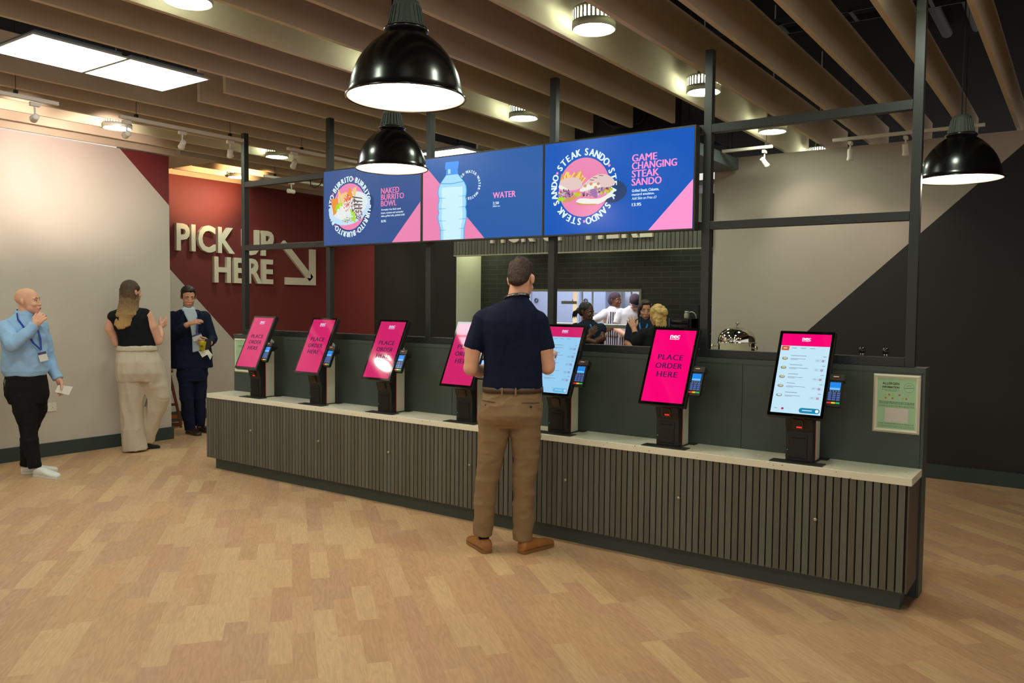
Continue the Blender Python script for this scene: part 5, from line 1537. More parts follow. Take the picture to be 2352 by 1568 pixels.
b.limb([(-0.050, 0.04, 0.818, 0.07), (-0.050, 0.05, 0.451, 0.05), (-0.104, 0.08, 0.123, 0.03)])
b.rings([(0.779, -0.097, 0, 0.12, 0.09), (0.914, -0.097, 0, 0.12, 0.09)])
remesh(b, 'body', SK1, t, 0.005, 1)
face_parts(Mh, t, mat('fair_brow', (150, 104, 74), 0.7), (186, 104, 92))
st = MB(); el(st, Mh, (0, -0.034, -0.062), (0.0565, 0.053, 0.040)); el(st, Mh, (0, -0.058, -0.088), (0.034, 0.026, 0.020))
M_bl = cloth('light_blue_shirt', (150, 186, 222), 0.7, var=0.03, vscale=4)
s_ = MB()
s_.rings([(0.891, -0.097, 0, 0.160, 0.122), (0.934, -0.100, 0, 0.180, 0.135), (1.011, -0.104, 0, 0.178, 0.135), (1.127, -0.097, 0, 0.172, 0.130), (1.242, -0.104, 0, 0.185, 0.130), (1.327, -0.112, 0, 0.180, 0.120), (1.385, -0.108, 0, 0.130, 0.095), (1.428, -0.100, 0, 0.080, 0.075), (1.459, -0.097, 0.0, 0.070, 0.068)])
def sleeve(mb, pts):
    for a, b_ in zip(pts, pts[1:]): frustum(mb, a[:3], b_[:3], a[3], b_[3], 18)
    for a in pts[:-1]: mb.ellip(a[:3], a[3], a[3], a[3], 18, 10)
sleeve(s_, [(-0.236, -0.05, 1.312, 0.075), (-0.189, -0.21, 1.173, 0.060), (-0.089, -0.215, 1.262, 0.050), (-0.019, -0.197, 1.343, 0.040)])
sleeve(s_, [(0.027, 0.07, 1.300, 0.070), (0.077, 0.10, 1.018, 0.056), (0.151, 0.02, 0.845, 0.044)])
remesh(s_, 'shirt', M_bl, t, 0.0055, 2, 0.010, 6.0, (1.2, 1.2, 1.1), 8)
MB().lathe([(0.068, 0.0), (0.080, -0.006), (0.082, 0.0), (0.072, 0.034), (0.066, 0.034)], 28).build('collar', M_bl, t, loc=(-0.097, -0.005, 1.428), rot=(rad(14), rad(8), 0))
M_bj = cloth('black_jeans', (22, 21, 22), 0.85)
p_ = MB()
p_.rings([(0.895, -0.097, 0, 0.160, 0.118), (0.818, -0.097, 0, 0.170, 0.125), (0.721, -0.089, 0, 0.172, 0.125), (0.644, -0.081, 0, 0.150, 0.115)])
leg(p_, [(-0.112, -0.03, 0.721, 0.105), (-0.104, -0.04, 0.586, 0.095), (-0.085, -0.05, 0.439, 0.070), (-0.077, -0.06, 0.316, 0.068), (-0.039, -0.08, 0.076, 0.052)])
leg(p_, [(-0.027, 0.04, 0.721, 0.098), (-0.019, 0.05, 0.586, 0.088), (-0.062, 0.06, 0.439, 0.066), (-0.089, 0.07, 0.316, 0.062), (-0.108, 0.08, 0.069, 0.050)])
remesh(p_, 'jeans', M_bj, t, 0.006, 2, 0.0045, 7, (1, 1, 1.3), 3)
M_ws = mat('white_sneaker', (226, 224, 216), 0.6); M_wsole = mat('white_rubber', (216, 212, 204), 0.5)
shoe(t, 'sneaker', (-0.035, -0.07, 0), (0.62, -0.78), 0.275, 0.10, 0.085, M_ws, M_wsole)
shoe(t, 'sneaker', (-0.143, 0.09, 0), (0.98, -0.12), 0.285, 0.098, 0.085, M_ws, M_wsole)
M_lan = mat('royal_blue_lanyard', (40, 66, 160), 0.6)
strap(t, 'lanyard', [(-0.154, -0.068, 1.439), (-0.147, -0.105, 1.389), (-0.097, -0.142, 1.312), (-0.035, -0.155, 1.184), (0.023, -0.142, 1.119)], 0.015, M_lan)
strap(t, 'lanyard', [(-0.004, -0.115, 1.312), (0.019, -0.128, 1.223), (0.023, -0.137, 1.119)], 0.015, M_lan)
bd = MB().box(-0.033, 0.033, -0.003, 0.003, -0.082, 0.0).build('badge', mat('badge_white', (222, 222, 214), 0.4), t, loc=(0.027, -0.145, 1.103), rot=(0, rad(-14), 0))
MB().box(-0.033, 0.033, -0.0045, -0.003, -0.022, 0.0).build('badge_header', mat('badge_header', (70, 60, 120), 0.5), bd)
MB().bar((-0.239, -0.06, 0.787), (-0.255, -0.055, 0.864), 0.02, 0.004).build('pocket_card', mat('pocket_green', (70, 90, 60), 0.5), t)
o = MB().add([(0.124, -0.06, 0.740), (0.232, -0.07, 0.706), (0.266, -0.05, 0.779), (0.151, -0.04, 0.798)], [(0, 1, 2, 3)]).build('paper_receipt', mat('receipt_paper', (224, 220, 204), 0.7), None, loc=(-7.587, 3.442, 0), rot=(0, 0, 1.1449))
so = o.modifiers.new('thick', 'SOLIDIFY'); so.thickness = 0.001
tag(o, 'white paper receipt in the lowered hand of the bald man', 'receipt')

# ---------------------------------------------------------------- woman with long hair
t = thing('person', 'woman with long light brown hair, black sleeveless top and beige wide trousers', 'person', (-7.989, 4.555, 0), 1.0526)
Mh = headM((-0.009, 0.02, 1.641), rad(128), rad(4), 0, 0.98)
b = MB()
head(b, Mh, True)
b.limb([(-0.022, 0.02, 1.556, 0.048), (-0.031, 0.0, 1.458, 0.050)])
b.rings([(1.087, 0.031, 0, 0.14, 0.10), (1.243, 0.013, 0, 0.14, 0.09), (1.400, -0.022, 0, 0.16, 0.09), (1.458, -0.027, 0, 0.09, 0.06)])
b.limb([(0.130, -0.02, 1.404, 0.056), (0.179, -0.02, 1.288, 0.054), (0.237, 0.0, 1.140, 0.044), (0.259, 0.10, 1.207, 0.040), (0.255, 0.21, 1.270, 0.026)])
hand(b, (0.255, 0.215, 1.274), (0.55, 0.5, 0.45), (-0.3, 0.6, 0.3), (-0.4, 0, 0.8), 0.35, spread=0.3)
b.limb([(-0.192, 0.02, 1.391, 0.050), (-0.215, 0.04, 1.266, 0.046), (-0.157, 0.07, 1.118, 0.040), (-0.067, 0.20, 1.172, 0.030)])
hand(b, (-0.058, 0.205, 1.176), (0.8, 0.5, 0.2), (0, -0.5, 0.3), (0, 0.3, 0.9), 0.4)
b.rings([(0.841, 0.045, 0, 0.15, 0.11), (1.109, 0.031, 0, 0.13, 0.09)])
b.limb([(-0.031, 0, 0.796, 0.08), (-0.013, 0, 0.483, 0.06), (0.004, 0, 0.116, 0.04)])
b.limb([(0.134, 0, 0.841, 0.08), (0.246, 0.02, 0.581, 0.06), (0.139, 0.10, 0.125, 0.04)])
remesh(b, 'body', SK1, t, 0.005, 1)
h = MB()
el(h, Mh, (0, 0.026, 0.045), (0.082, 0.094, 0.084)); el(h, Mh, (0, 0.052, -0.01), (0.074, 0.060, 0.085))
el(h, Mh, (0.074, 0.008, -0.012), (0.021, 0.055, 0.080)); el(h, Mh, (-0.068, 0.034, -0.012), (0.016, 0.040, 0.080)); el(h, Mh, (-0.070, 0.0, 0.045), (0.014, 0.045, 0.035))
rr = random.Random(6)
for i in range(24):
    f_ = i / 23
    x0 = -0.107 + (0.045 - -0.107) * f_
    y0 = -0.070 + 0.045 * abs(f_ - 0.5) * 2
    zb = 1.257 + 0.05 * abs(f_ - 0.30) * 2 + rr.random() * 0.03 + (0.05 if f_ > 0.85 else 0)
    xb = -0.166 + (0.031 - -0.166) * f_
    h.limb([(x0, y0 + 0.05, 1.673, 0.017), (x0 * 0.98 - 0.004, y0, 1.547, 0.017), (xb * 0.6 + x0 * 0.4, y0 - 0.045, 1.413, 0.016), (xb, y0 - 0.055, zb, 0.009)], 8)
def long_hair():
    m = bpy.data.materials.new('brown_to_golden_hair'); m.use_nodes = True
    nt = m.node_tree; N = nt.nodes; L = nt.links; b = N['Principled BSDF']
    tc = N.new('ShaderNodeTexCoord'); mp = N.new('ShaderNodeMapping'); mp.inputs['Scale'].default_value = (4, 4, 0.2); L.new(tc.outputs['Object'], mp.inputs['Vector'])
    nz = N.new('ShaderNodeTexNoise'); nz.inputs['Scale'].default_value = 40; nz.inputs['Detail'].default_value = 4; L.new(mp.outputs[0], nz.inputs['Vector'])
    sp = N.new('ShaderNodeSeparateXYZ'); L.new(tc.outputs['Object'], sp.inputs[0])
    mr = N.new('ShaderNodeMapRange'); mr.inputs['From Min'].default_value = 1.713; mr.inputs['From Max'].default_value = 1.310; L.new(sp.outputs['Z'], mr.inputs['Value'])
    ma = N.new('ShaderNodeMath'); ma.operation = 'MULTIPLY_ADD'; L.new(nz.outputs['Fac'], ma.inputs[0]); ma.inputs[1].default_value = 0.7
    sb = N.new('ShaderNodeMath'); sb.operation = 'SUBTRACT'; L.new(mr.outputs[0], sb.inputs[0]); sb.inputs[1].default_value = 0.35; L.new(sb.outputs[0], ma.inputs[2])
    r = N.new('ShaderNodeValToRGB'); e = r.color_ramp.elements
    e[0].color = rgb(66, 48, 32); e[1].color = rgb(188, 148, 90); q = e.new(0.45); q.color = rgb(116, 86, 52)
    L.new(ma.outputs[0], r.inputs['Fac']); L.new(r.outputs['Color'], b.inputs['Base Color'])
    bp = N.new('ShaderNodeBump'); bp.inputs['Strength'].default_value = 0.8; bp.inputs['Distance'].default_value = 0.01; L.new(nz.outputs['Fac'], bp.inputs['Height']); L.new(bp.outputs['Normal'], b.inputs['Normal'])
    b.inputs['Roughness'].default_value = 0.5
    return m
remesh(h, 'hair', long_hair(), t, 0.005, 2, 0.003, 30, (2.5, 2.5, 0.3), 1)
M_bt = cloth('black_stretch_top', (16, 19, 23), 0.8)
s_ = MB()
s_.rings([(1.073, 0.036, 0, 0.176, 0.118), (1.131, 0.031, 0, 0.172, 0.118), (1.221, 0.018, 0, 0.168, 0.115), (1.310, -0.004, 0, 0.186, 0.118), (1.386, -0.022, 0, 0.205, 0.112), (1.440, -0.022, 0, 0.172, 0.090), (1.476, -0.027, 0, 0.095, 0.068), (1.498, -0.031, 0, 0.058, 0.056)])
s_.limb([(-0.183, 0.01, 1.391, 0.056), (-0.112, 0.0, 1.422, 0.055)]); s_.limb([(0.112, -0.02, 1.418, 0.058), (0.045, 0.0, 1.431, 0.055)])
remesh(s_, 'top', M_bt, t, 0.0055, 3, 0.003, 5, (0.7, 1, 2.0), 4)
M_be = cloth('beige_wide_trousers', (200, 186, 164), 0.85, var=0.03, vscale=4)
p_ = MB()
p_.rings([(1.091, 0.036, 0, 0.178, 0.122), (1.037, 0.036, 0, 0.188, 0.130), (0.930, 0.049, -0.01, 0.222, 0.158), (0.818, 0.063, -0.01, 0.236, 0.168), (0.729, 0.072, 0, 0.238, 0.150)])
leg(p_, [(-0.027, 0, 0.773, 0.135), (-0.018, 0, 0.617, 0.122), (-0.018, 0, 0.438, 0.110), (-0.009, 0.0, 0.237, 0.112), (0.009, -0.01, 0.013, 0.120)])
leg(p_, [(0.157, 0, 0.787, 0.140), (0.201, 0.0, 0.670, 0.130), (0.233, 0.0, 0.563, 0.112), (0.201, 0.04, 0.438, 0.105), (0.139, 0.08, 0.237, 0.090), (0.103, 0.10, 0.089, 0.085)])
remesh(p_, 'trousers', M_be, t, 0.0065, 3, 0.012, 3.4, (2.0, 2.0, 0.7), 7)
MB().rings([(1.042, 0.036, 0, 0.1975, 0.140), (1.051, 0.036, 0, 0.199, 0.141), (1.078, 0.036, 0, 0.192, 0.136), (1.087, 0.036, 0, 0.188, 0.133)]).build('waistband', M_be, t)
M_bs = mat('black_suede_shoe', (22, 21, 21), 0.8)
shoe(t, 'shoe', (0.058, 0.07, 0), (0.95, 0.2), 0.19, 0.08, 0.06, M_bs, M_bs)
shoe(t, 'shoe', (-0.004, -0.06, 0), (0.25, 0.95), 0.20, 0.075, 0.05, M_bs, M_bs)

# ---------------------------------------------------------------- man in the navy suit
t = thing('person', 'man in a navy suit looking down, holding a yellow cup', 'person', (-8.505, 5.564, 0), 0.9915)
Mh = headM((-0.036, -0.06, 1.600), rad(12), rad(16), 0, 0.98)
b = MB()
head(b, Mh)
b.limb([(-0.036, -0.02, 1.529, 0.058), (-0.036, 0.0, 1.408, 0.062)])
b.rings([(0.798, -0.025, 0, 0.13, 0.09), (1.205, -0.036, 0, 0.15, 0.10), (1.382, -0.036, 0, 0.14, 0.09), (1.438, -0.036, 0, 0.07, 0.06)])
b.limb([(-0.193, 0, 1.372, 0.05), (-0.208, -0.08, 1.164, 0.045), (-0.051, -0.27, 1.286, 0.030)])
hand(b, (-0.041, -0.275, 1.296), (0.93, -0.12, 0.28), (0.15, 0.35, -0.6), (0.0, 0.5, 0.85), 0.28)
b.limb([(0.132, 0, 1.372, 0.05), (0.208, -0.04, 1.113, 0.045), (0.193, -0.20, 1.073, 0.030)])
hand(b, (0.188, -0.205, 1.073), (-0.75, -0.50, 0.05), (-0.5, 0.8, 0.0), (0, 0, 1), 0.75, thumb=(0.5, 0.4))
b.rings([(0.656, -0.010, 0, 0.10, 0.08), (0.849, -0.020, 0, 0.12, 0.09)])
b.limb([(-0.061, -0.02, 0.595, 0.06), (-0.061, -0.035, 0.342, 0.045), (-0.030, -0.01, 0.062, 0.032)])
b.limb([(0.071, 0.02, 0.595, 0.06), (0.076, 0.03, 0.342, 0.045), (0.076, 0.07, 0.088, 0.032)])
remesh(b, 'body', SK2, t, 0.005, 1)
face_parts(Mh, t, H_dk, (176, 104, 88), closed=True)
h = MB()
el(h, Mh, (0, 0.022, 0.058), (0.080, 0.092, 0.074)); el(h, Mh, (0, -0.030, 0.098), (0.064, 0.052, 0.030)); el(h, Mh, (0, 0.05, 0.0), (0.074, 0.062, 0.06))
for s in (-1, 1): el(h, Mh, (s * 0.070, 0.0, 0.025), (0.012, 0.03, 0.035))
remesh(h, 'hair', mat('very_dark_hair', (34, 26, 22), 0.5, bump=0.7, bscale=60), t, 0.005, 2, 0.004, 40, (1, 1, 1), 2)
M_suit = cloth('navy_suit_cloth', (20, 28, 52), 0.8, var=0.04, vscale=5)
M_shb = cloth('pale_blue_shirt', (192, 210, 222), 0.7)
s_ = MB()
s_.rings([(0.941, -0.015, -0.01, 0.100, 0.095), (1.205, -0.020, -0.015, 0.100, 0.095), (1.357, -0.030, -0.02, 0.095, 0.090), (1.448, -0.036, -0.012, 0.075, 0.076), (1.489, -0.036, -0.01, 0.068, 0.068)])
remesh(s_, 'shirt', M_shb, t, 0.006, 3, 0.004, 6, (1, 1, 1), 3)
j = MB()
j.rings([(0.773, -0.015, 0.01, 0.245, 0.135), (0.900, -0.015, 0.01, 0.240, 0.138), (1.052, -0.020, 0.01, 0.222, 0.130), (1.205, -0.030, 0.01, 0.215, 0.130), (1.331, -0.036, 0.01, 0.215, 0.125), (1.408, -0.036, 0.01, 0.185, 0.105), (1.453, -0.036, 0.015, 0.10, 0.080)])
sleeve(j, [(-0.203, 0.0, 1.362, 0.078), (-0.213, -0.075, 1.154, 0.066), (-0.122, -0.19, 1.220, 0.056), (-0.061, -0.255, 1.276, 0.046)])
sleeve(j, [(0.132, 0.0, 1.362, 0.076), (0.213, -0.03, 1.113, 0.064), (0.198, -0.19, 1.073, 0.046)])
remesh(j, 'jacket', M_suit, t, 0.006, 3, 0.006, 4.5, (1.2, 1, 1.2), 9)
# open front of the jacket: the shirt shows in a long wedge
v_ = MB()
wed = [(-0.117, 1.479), (-0.086, 1.418), (-0.051, 1.342), (-0.015, 1.245), (0.000, 1.144), (0.005, 0.961), (0.086, 0.981), (0.086, 1.103), (0.076, 1.296), (0.056, 1.397), (0.030, 1.474)]
v_.prism(wed, -0.142, -0.09, 'y')
v_.build('shirt_front', M_shb, t, bevel=0.012)
for sg in (-1, 1):
    x0 = -0.036 + sg * 0.045
    MB().prism([(x0, 1.494), (x0 + sg * 0.018, 1.438), (x0 - sg * 0.022, 1.397), (x0 - sg * 0.035, 1.453)][::sg], -0.118, -0.108, 'y').build('collar_point', M_shb, t, bevel=0.002)
    xl = (-0.081, 0.076)[sg > 0]
    MB().prism([(xl + sg * 0.005, 1.448), (xl + sg * 0.055, 1.331), (xl + sg * 0.035, 1.296), (xl + sg * 0.045, 1.255), (xl + sg * 0.010 + (0.05 if sg < 0 else -0.005), 1.042), (xl + (0.02 if sg < 0 else -0.01), 1.205)][::sg], -0.158, -0.145, 'y').build('lapel', M_suit, t, bevel=0.003)
p_ = MB()
p_.rings([(0.941, 0.000, 0, 0.165, 0.115), (0.798, 0.000, 0, 0.175, 0.125), (0.687, 0.000, 0, 0.172, 0.12), (0.621, 0.005, 0, 0.155, 0.11)])
leg(p_, [(-0.071, -0.01, 0.722, 0.098), (-0.066, -0.02, 0.570, 0.088), (-0.061, -0.04, 0.418, 0.076), (-0.051, -0.02, 0.240, 0.070), (-0.030, -0.02, 0.047, 0.062)])
leg(p_, [(0.081, 0.02, 0.722, 0.090), (0.081, 0.03, 0.570, 0.082), (0.076, 0.03, 0.418, 0.070), (0.076, 0.05, 0.240, 0.066), (0.076, 0.08, 0.088, 0.058)])
remesh(p_, 'trousers', M_suit, t, 0.006, 3, 0.006, 4, (1, 1, 1.6), 2)
M_brs = mat('dark_brown_shoe', (48, 32, 24), 0.3, coat=0.3)
shoe(t, 'shoe', (-0.056, 0.06, 0), (0.45, -0.9), 0.285, 0.098, 0.085, M_brs, M_brs)
shoe(t, 'shoe', (0.061, 0.15, 0), (0.62, -0.78), 0.285, 0.095, 0.085, M_brs, M_brs)
M_nl = mat('indigo_lanyard', (60, 66, 150), 0.6)
strap(t, 'lanyard', [(0.046, -0.10, 1.438), (0.061, -0.155, 1.331), (0.051, -0.160, 1.179)], 0.014, M_nl)
bd = MB().box(-0.052, 0.052, -0.002, 0.002, -0.072, 0.0).build('badge', mat('badge_white', (222, 222, 214), 0.4), t, loc=(0.046, -0.172, 1.174), rot=(0, rad(-20), 0))
MB().box(-0.052, 0.052, -0.0035, -0.002, -0.016, 0.0).build('badge_header', mat('badge_header', (70, 60, 120), 0.5), bd)
ph = MB().box(-0.035, 0.035, -0.006, 0.006, -0.07, 0.07).build('mobile_phone', mat('phone_black', (14, 14, 16), 0.25), None, bevel=0.004)
Ms = Matrix.Translation(Vector((-8.505, 5.564, 0))) @ Matrix.Rotation(0.9915, 4, 'Z')
ph.matrix_world = Ms @ Matrix.Translation((0.162, -0.262, 1.052)) @ Matrix.Rotation(rad(12), 4, 'Y')
tag(ph, 'black mobile phone held behind the yellow cup by the man in the suit', 'phone')
t2 = thing('paper_cup', 'yellow paper cup with dark print in the hand of the suited man', 'cup', Ms @ Vector((0.107, -0.30, 0.996)), 0)
t2.rotation_euler = (0, rad(4), 0.9915)
MB().lathe([(0.0, 0.0), (0.029, 0.0), (0.037, 0.098), (0.0385, 0.10), (0.036, 0.101), (0.034, 0.09), (0.0, 0.088)], 32).build('cup_wall', mat('yellow_cup', (226, 216, 40), 0.5), t2)
m = MB(); put_text(m, 'NS', -0.026, 0.006, 0.034, 0.060, -0.0365, 0, bold=0.0, heavy=0.0006)
m.build('print', mat('print_dark', (48, 44, 20), 0.6), t2)
o = MB().add([(0.066, -0.29, 0.986), (0.107, -0.31, 0.915), (0.162, -0.30, 0.946), (0.193, -0.29, 0.885), (0.218, -0.27, 0.941), (0.173, -0.27, 1.001)], [(0, 1, 2, 5), (2, 3, 4, 5)]).build('paper_receipt', mat('receipt_paper', (224, 220, 204), 0.7), None, loc=(-8.505, 5.564, 0), rot=(0, 0, 0.9915))
so = o.modifiers.new('thick', 'SOLIDIFY'); so.thickness = 0.001
tag(o, 'curled white paper receipt under the yellow cup of the suited man', 'receipt')


# ================================================================ KITCHEN AND ITS STAFF
M_kcab = mat('blue_grey_cabinet', (150, 166, 196), 0.4)
t = thing('cold_cabinet', 'tall pale blue cabinets with round handles seen through the hatch', 'cabinet', (-8.75, 14.35, 0))
MB().box(-1.5, 0.92, 0, 0.8, 0, 1.86).build('carcass', M_kcab, t)
for i in range(4):
    x = -1.46 + i * 0.60
    d = MB().box(x, x + 0.57, -0.025, 0.0, 0.1, 1.84).build('door', M_kcab, t, bevel=0.004)
    MB().lathe([(0.035, -0.05), (0.045, -0.05), (0.045, -0.026), (0.035, -0.026), (0.035, -0.05)], 20, (x + (0.12 if i % 2 else 0.45), 0, 1.62), axis='y').build('ring_handle', mat('dark_steel', (70, 74, 80), 0.4, 0.5), d)
for i, (x, col) in enumerate(((-9.35, (60, 120, 200)), (-9.18, (214, 220, 226)), (-8.55, (226, 226, 226)), (-8.22, (60, 120, 200)))):
    t = thing('bottle', ('blue bottle on top of the kitchen cabinets, left of the pair', 'short pale bottle on the kitchen cabinets', 'white bottle standing alone on the kitchen cabinets', 'blue and white bottle at the right on the kitchen cabinets')[i], 'bottle', (x, 14.6, 1.861), 0, 'bottles on the kitchen cabinets')
    hh = (0.20, 0.11, 0.15, 0.20)[i]
    MB().lathe([(0.0, 0.0), (0.05, 0.0), (0.052, 0.01), (0.052, hh * 0.65), (0.02, hh * 0.85), (0.02, hh)], 20, cap1=True).build('bottle_body', mat('bottle_%d' % col[0], col, 0.3), t)
    MB().lathe([(0.0, hh), (0.024, hh), (0.024, hh + 0.03), (0.0, hh + 0.03)], 16).build('cap', mat('bottle_cap_white', (220, 220, 220), 0.4), t)
t = thing('wire_rack', 'steel shelf rack with a folded white box on top, in the kitchen', 'rack', (-7.42, 13.6, 0))
for x in (-0.42, 0.42):
    for y in (-0.2, 0.2): MB().tube([(x, y, 0), (x, y, 1.98)], 0.018, 8).build('post', M_steel, t)
for z in (0.3, 0.9, 1.36, 1.79): MB().box(-0.43, 0.43, -0.21, 0.21, z, z + 0.03).build('shelf', M_steel, t)
o = MB().box(-7.72, -7.30, 13.45, 13.75, 1.821, 1.95).build('folded_box', mat('white_box', (226, 226, 222), 0.6), bevel=0.004)
tag(o, 'white box lying on top of the steel kitchen rack', 'box')
t = thing('kitchen_double_door', 'dark grey double doors with red and white signs in the kitchen', 'door', (-6.62, 15.38, 0))
MB().box(-0.85, 0.85, -0.06, 0.0, 0, 1.98).build('door_frame', mat('grey_door', (84, 92, 104), 0.5), t)
for s in (-1, 1):
    d = MB().box(min(s * 0.02, s * 0.8), max(s * 0.02, s * 0.8), -0.09, -0.06, 0.02, 1.94).build('door_leaf', mat('grey_door', (84, 92, 104), 0.5), t, bevel=0.004)
    MB().box(s * 0.45 - 0.09, s * 0.45 + 0.09, -0.096, -0.09, 1.42, 1.78).build('sign_plate', mat('sign_white', (226, 226, 226), 0.5), d)
    MB().box(s * 0.45 - 0.05, s * 0.45 + 0.05, -0.10, -0.096, 1.58, 1.66).box(s * 0.45 - 0.05, s * 0.45 + 0.05, -0.10, -0.096, 1.45, 1.50).build('sign_mark', mat('sign_red', (200, 50, 50), 0.5), d)
o = MB().bar((-5.75, 12.2, 1.98), (-5.45, 12.35, 1.25), 0.05, 0.06).build('orange_pole', mat('orange_paint', (240, 160, 60), 0.5))
tag(o, 'slanting orange pole behind the chef in the dark cap', 'pole')
t = thing('pass_shelf', 'steel serving shelf running across the kitchen hatch', 'shelf', (0, 0, 0))
MB().box(HX0 + 0.005, HX1 - 0.005, YT - 0.09, YT + 0.30, 1.262, 1.305).build('shelf_board', M_steelp, t, bevel=0.003)
for x in (HX0 + 0.03, HX1 - 0.03):
    MB().box(x - 0.01, x + 0.01, YT + 0.02, YT + 0.10, HZ0 + 0.002, 1.262).build('bracket', M_steelp, t)
t = thing('hatch_post', 'pale upright post with a cross bracket at the left of the hatch', 'post', (-5.62, YT + 0.25, 0))
MB().box(-0.022, 0.022, -0.022, 0.022, 1.3055, 1.724).build('upright', mat('glowing_white_post', (250, 236, 206), 0.4, emit=(255, 226, 180), estr=0.7), t)  # lit look of the upright given as a glow in its material
MB().box(-0.2, 0.04, -0.03, -0.022, 1.56, 1.60).build('cross_bracket', M_steelp, t)
t = thing('prep_counter', 'steel preparation counter inside the kitchen behind the hatch', 'counter', (0, 0, 0))
MB().box(-7.3, -4.2, 9.75, 10.4, 0.86, 0.90).build('counter_top', M_steel, t)
for x in (-7.25, -4.25):
    for y in (9.8, 10.35): MB().box(x - 0.02, x + 0.02, y - 0.02, y + 0.02, 0, 0.86).build('leg', M_steel, t)

for i, (sx_, sy_) in enumerate(((-6.72, 8.86), (-5.2, 8.9), (-3.9, 8.9))):
    t = thing('servery_downlight', 'small round downlight inside the servery, hidden behind the slatted fascia', 'ceiling light', (sx_, sy_, 2.60), 0, 'servery downlights behind the fascia')
    MB().lathe([(0.001, 0.004), (0.09, 0.004)], 28, smooth=False).build('diffuser', glow('servery_light', (250, 255, 214), 70.0), t)
    MB().lathe([(0.09, 0.0), (0.10, 0.0), (0.10, 0.0195), (0.001, 0.0195)], 28).build('housing', M_alu, t)
def apron_mat():
    m = bpy.data.materials.new('butcher_stripe'); m.use_nodes = True
    nt = m.node_tree; N = nt.nodes; L = nt.links; b = N['Principled BSDF']
    tc = N.new('ShaderNodeTexCoord'); sx = N.new('ShaderNodeSeparateXYZ'); L.new(tc.outputs['Object'], sx.inputs[0])
    d = N.new('ShaderNodeMath'); d.operation = 'DIVIDE'; d.inputs[1].default_value = 0.034; L.new(sx.outputs['X'], d.inputs[0])
    f = N.new('ShaderNodeMath'); f.operation = 'FRACT'; L.new(d.outputs[0], f.inputs[0])
    g = N.new('ShaderNodeMath'); g.operation = 'GREATER_THAN'; g.inputs[1].default_value = 0.36; L.new(f.outputs[0], g.inputs[0])
    mx = N.new('ShaderNodeMix'); mx.data_type = 'RGBA'; mx.inputs[6].default_value = rgb(226, 220, 222); mx.inputs[7].default_value = rgb(52, 44, 58)
    L.new(g.outputs[0], mx.inputs[0]); L.new(mx.outputs[2], b.inputs['Base Color']); b.inputs['Roughness'].default_value = 0.85
    return m
M_apron = apron_mat()
M_wsh = cloth('white_chef_cotton', (226, 220, 216), 0.85)
M_stn = cloth('staff_dark_navy', (28, 38, 52), 0.85)
M_stb = cloth('staff_black', (20, 21, 20), 0.85)
M_trk = cloth('staff_black_trousers', (24, 24, 26), 0.9)

def staff_base(b, cx, zsh, ztop, skin_legs=True):
    b.rings([(0.80, cx, 0, 0.13, 0.09), (1.05, cx, 0, 0.13, 0.09), (zsh - 0.02, cx, 0, 0.14, 0.09), (zsh + 0.05, cx, 0, 0.06, 0.05)])
    for s in (-1, 1): b.limb([(cx + s * 0.09, 0, 0.82, 0.07), (cx + s * 0.10, 0, 0.46, 0.05), (cx + s * 0.10, 0, 0.08, 0.035)])
def staff_legs(t, cx, m):
    p = MB()
    p.rings([(1.0, cx, 0, 0.15, 0.115), (0.90, cx, 0, 0.172, 0.13), (0.80, cx, 0, 0.17, 0.12)])
    for s in (-1, 1): leg(p, [(cx + s * 0.088, 0, 0.84, 0.095), (cx + s * 0.095, 0, 0.46, 0.07), (cx + s * 0.10, 0, 0.07, 0.06)])
    remesh(p, 'trousers', m, t, 0.009, 1)
    for s in (-1, 1): shoe(t, 'shoe', (cx + s * 0.10, 0.07, 0), (s * 0.15, -1), 0.26, 0.09, 0.08, M_bs, M_bs)
def staff_top(t, name, m, cx, zsh, zhem, wid, arms, vox=0.007):
    s_ = MB()
    s_.rings([(zhem, cx, 0, wid * 0.92, 0.125), (zhem + 0.12, cx, 0, wid * 0.86, 0.12), (zsh - 0.20, cx, 0, wid, 0.125), (zsh - 0.06, cx, 0, wid, 0.11), (zsh, cx, 0, wid * 0.78, 0.09), (zsh + 0.045, cx, 0, 0.075, 0.07), (zsh + 0.065, cx, 0, 0.06, 0.06)])
    for a in arms: sleeve(s_, a)
    return remesh(s_, name, m, t, vox, 1, 0.004, 6, (1, 1, 1.3), 4)

# --- woman with crossed arms
t = thing('person', 'woman in dark polo with tied black hair and crossed arms, before the hatch', 'person', (-4.808, 8.371, 0), 0.5214)
Mh = headM((-0.021, -0.02, 1.469), rad(58), rad(10), 0, 0.93)
zs = 1.316; b = MB(); head(b, Mh, True)
b.limb([(-0.021, 0, 1.409, 0.05), (-0.015, 0, 1.322, 0.052)]); staff_base(b, 0, zs, 0)
b.limb([(0.15, 0, zs - 0.03, 0.045), (0.165, -0.06, 1.162, 0.042), (0.072, -0.20, 1.125, 0.034), (0.005, -0.21, 1.146, 0.026)])
b.limb([(-0.14, 0, zs - 0.02, 0.045), (-0.155, -0.06, 1.162, 0.042), (-0.036, -0.18, 1.151, 0.032), (0.021, -0.20, 1.193, 0.026)])
hand(b, (0.021, -0.20, 1.193), (0.4, -0.25, 0.6), (0.2, 0.9, 0), (-0.7, 0, 0.5), 0.45, 0.9)
remesh(b, 'body', SK4, t, 0.005, 1); face_parts(Mh, t, H_bk, (110, 60, 54))
h = MB(); el(h, Mh, (0, 0.022, 0.050), (0.082, 0.094, 0.080)); el(h, Mh, (0, 0.055, 0.0), (0.072, 0.060, 0.066)); el(h, Mh, (0, 0.115, 0.0), (0.042, 0.036, 0.042))
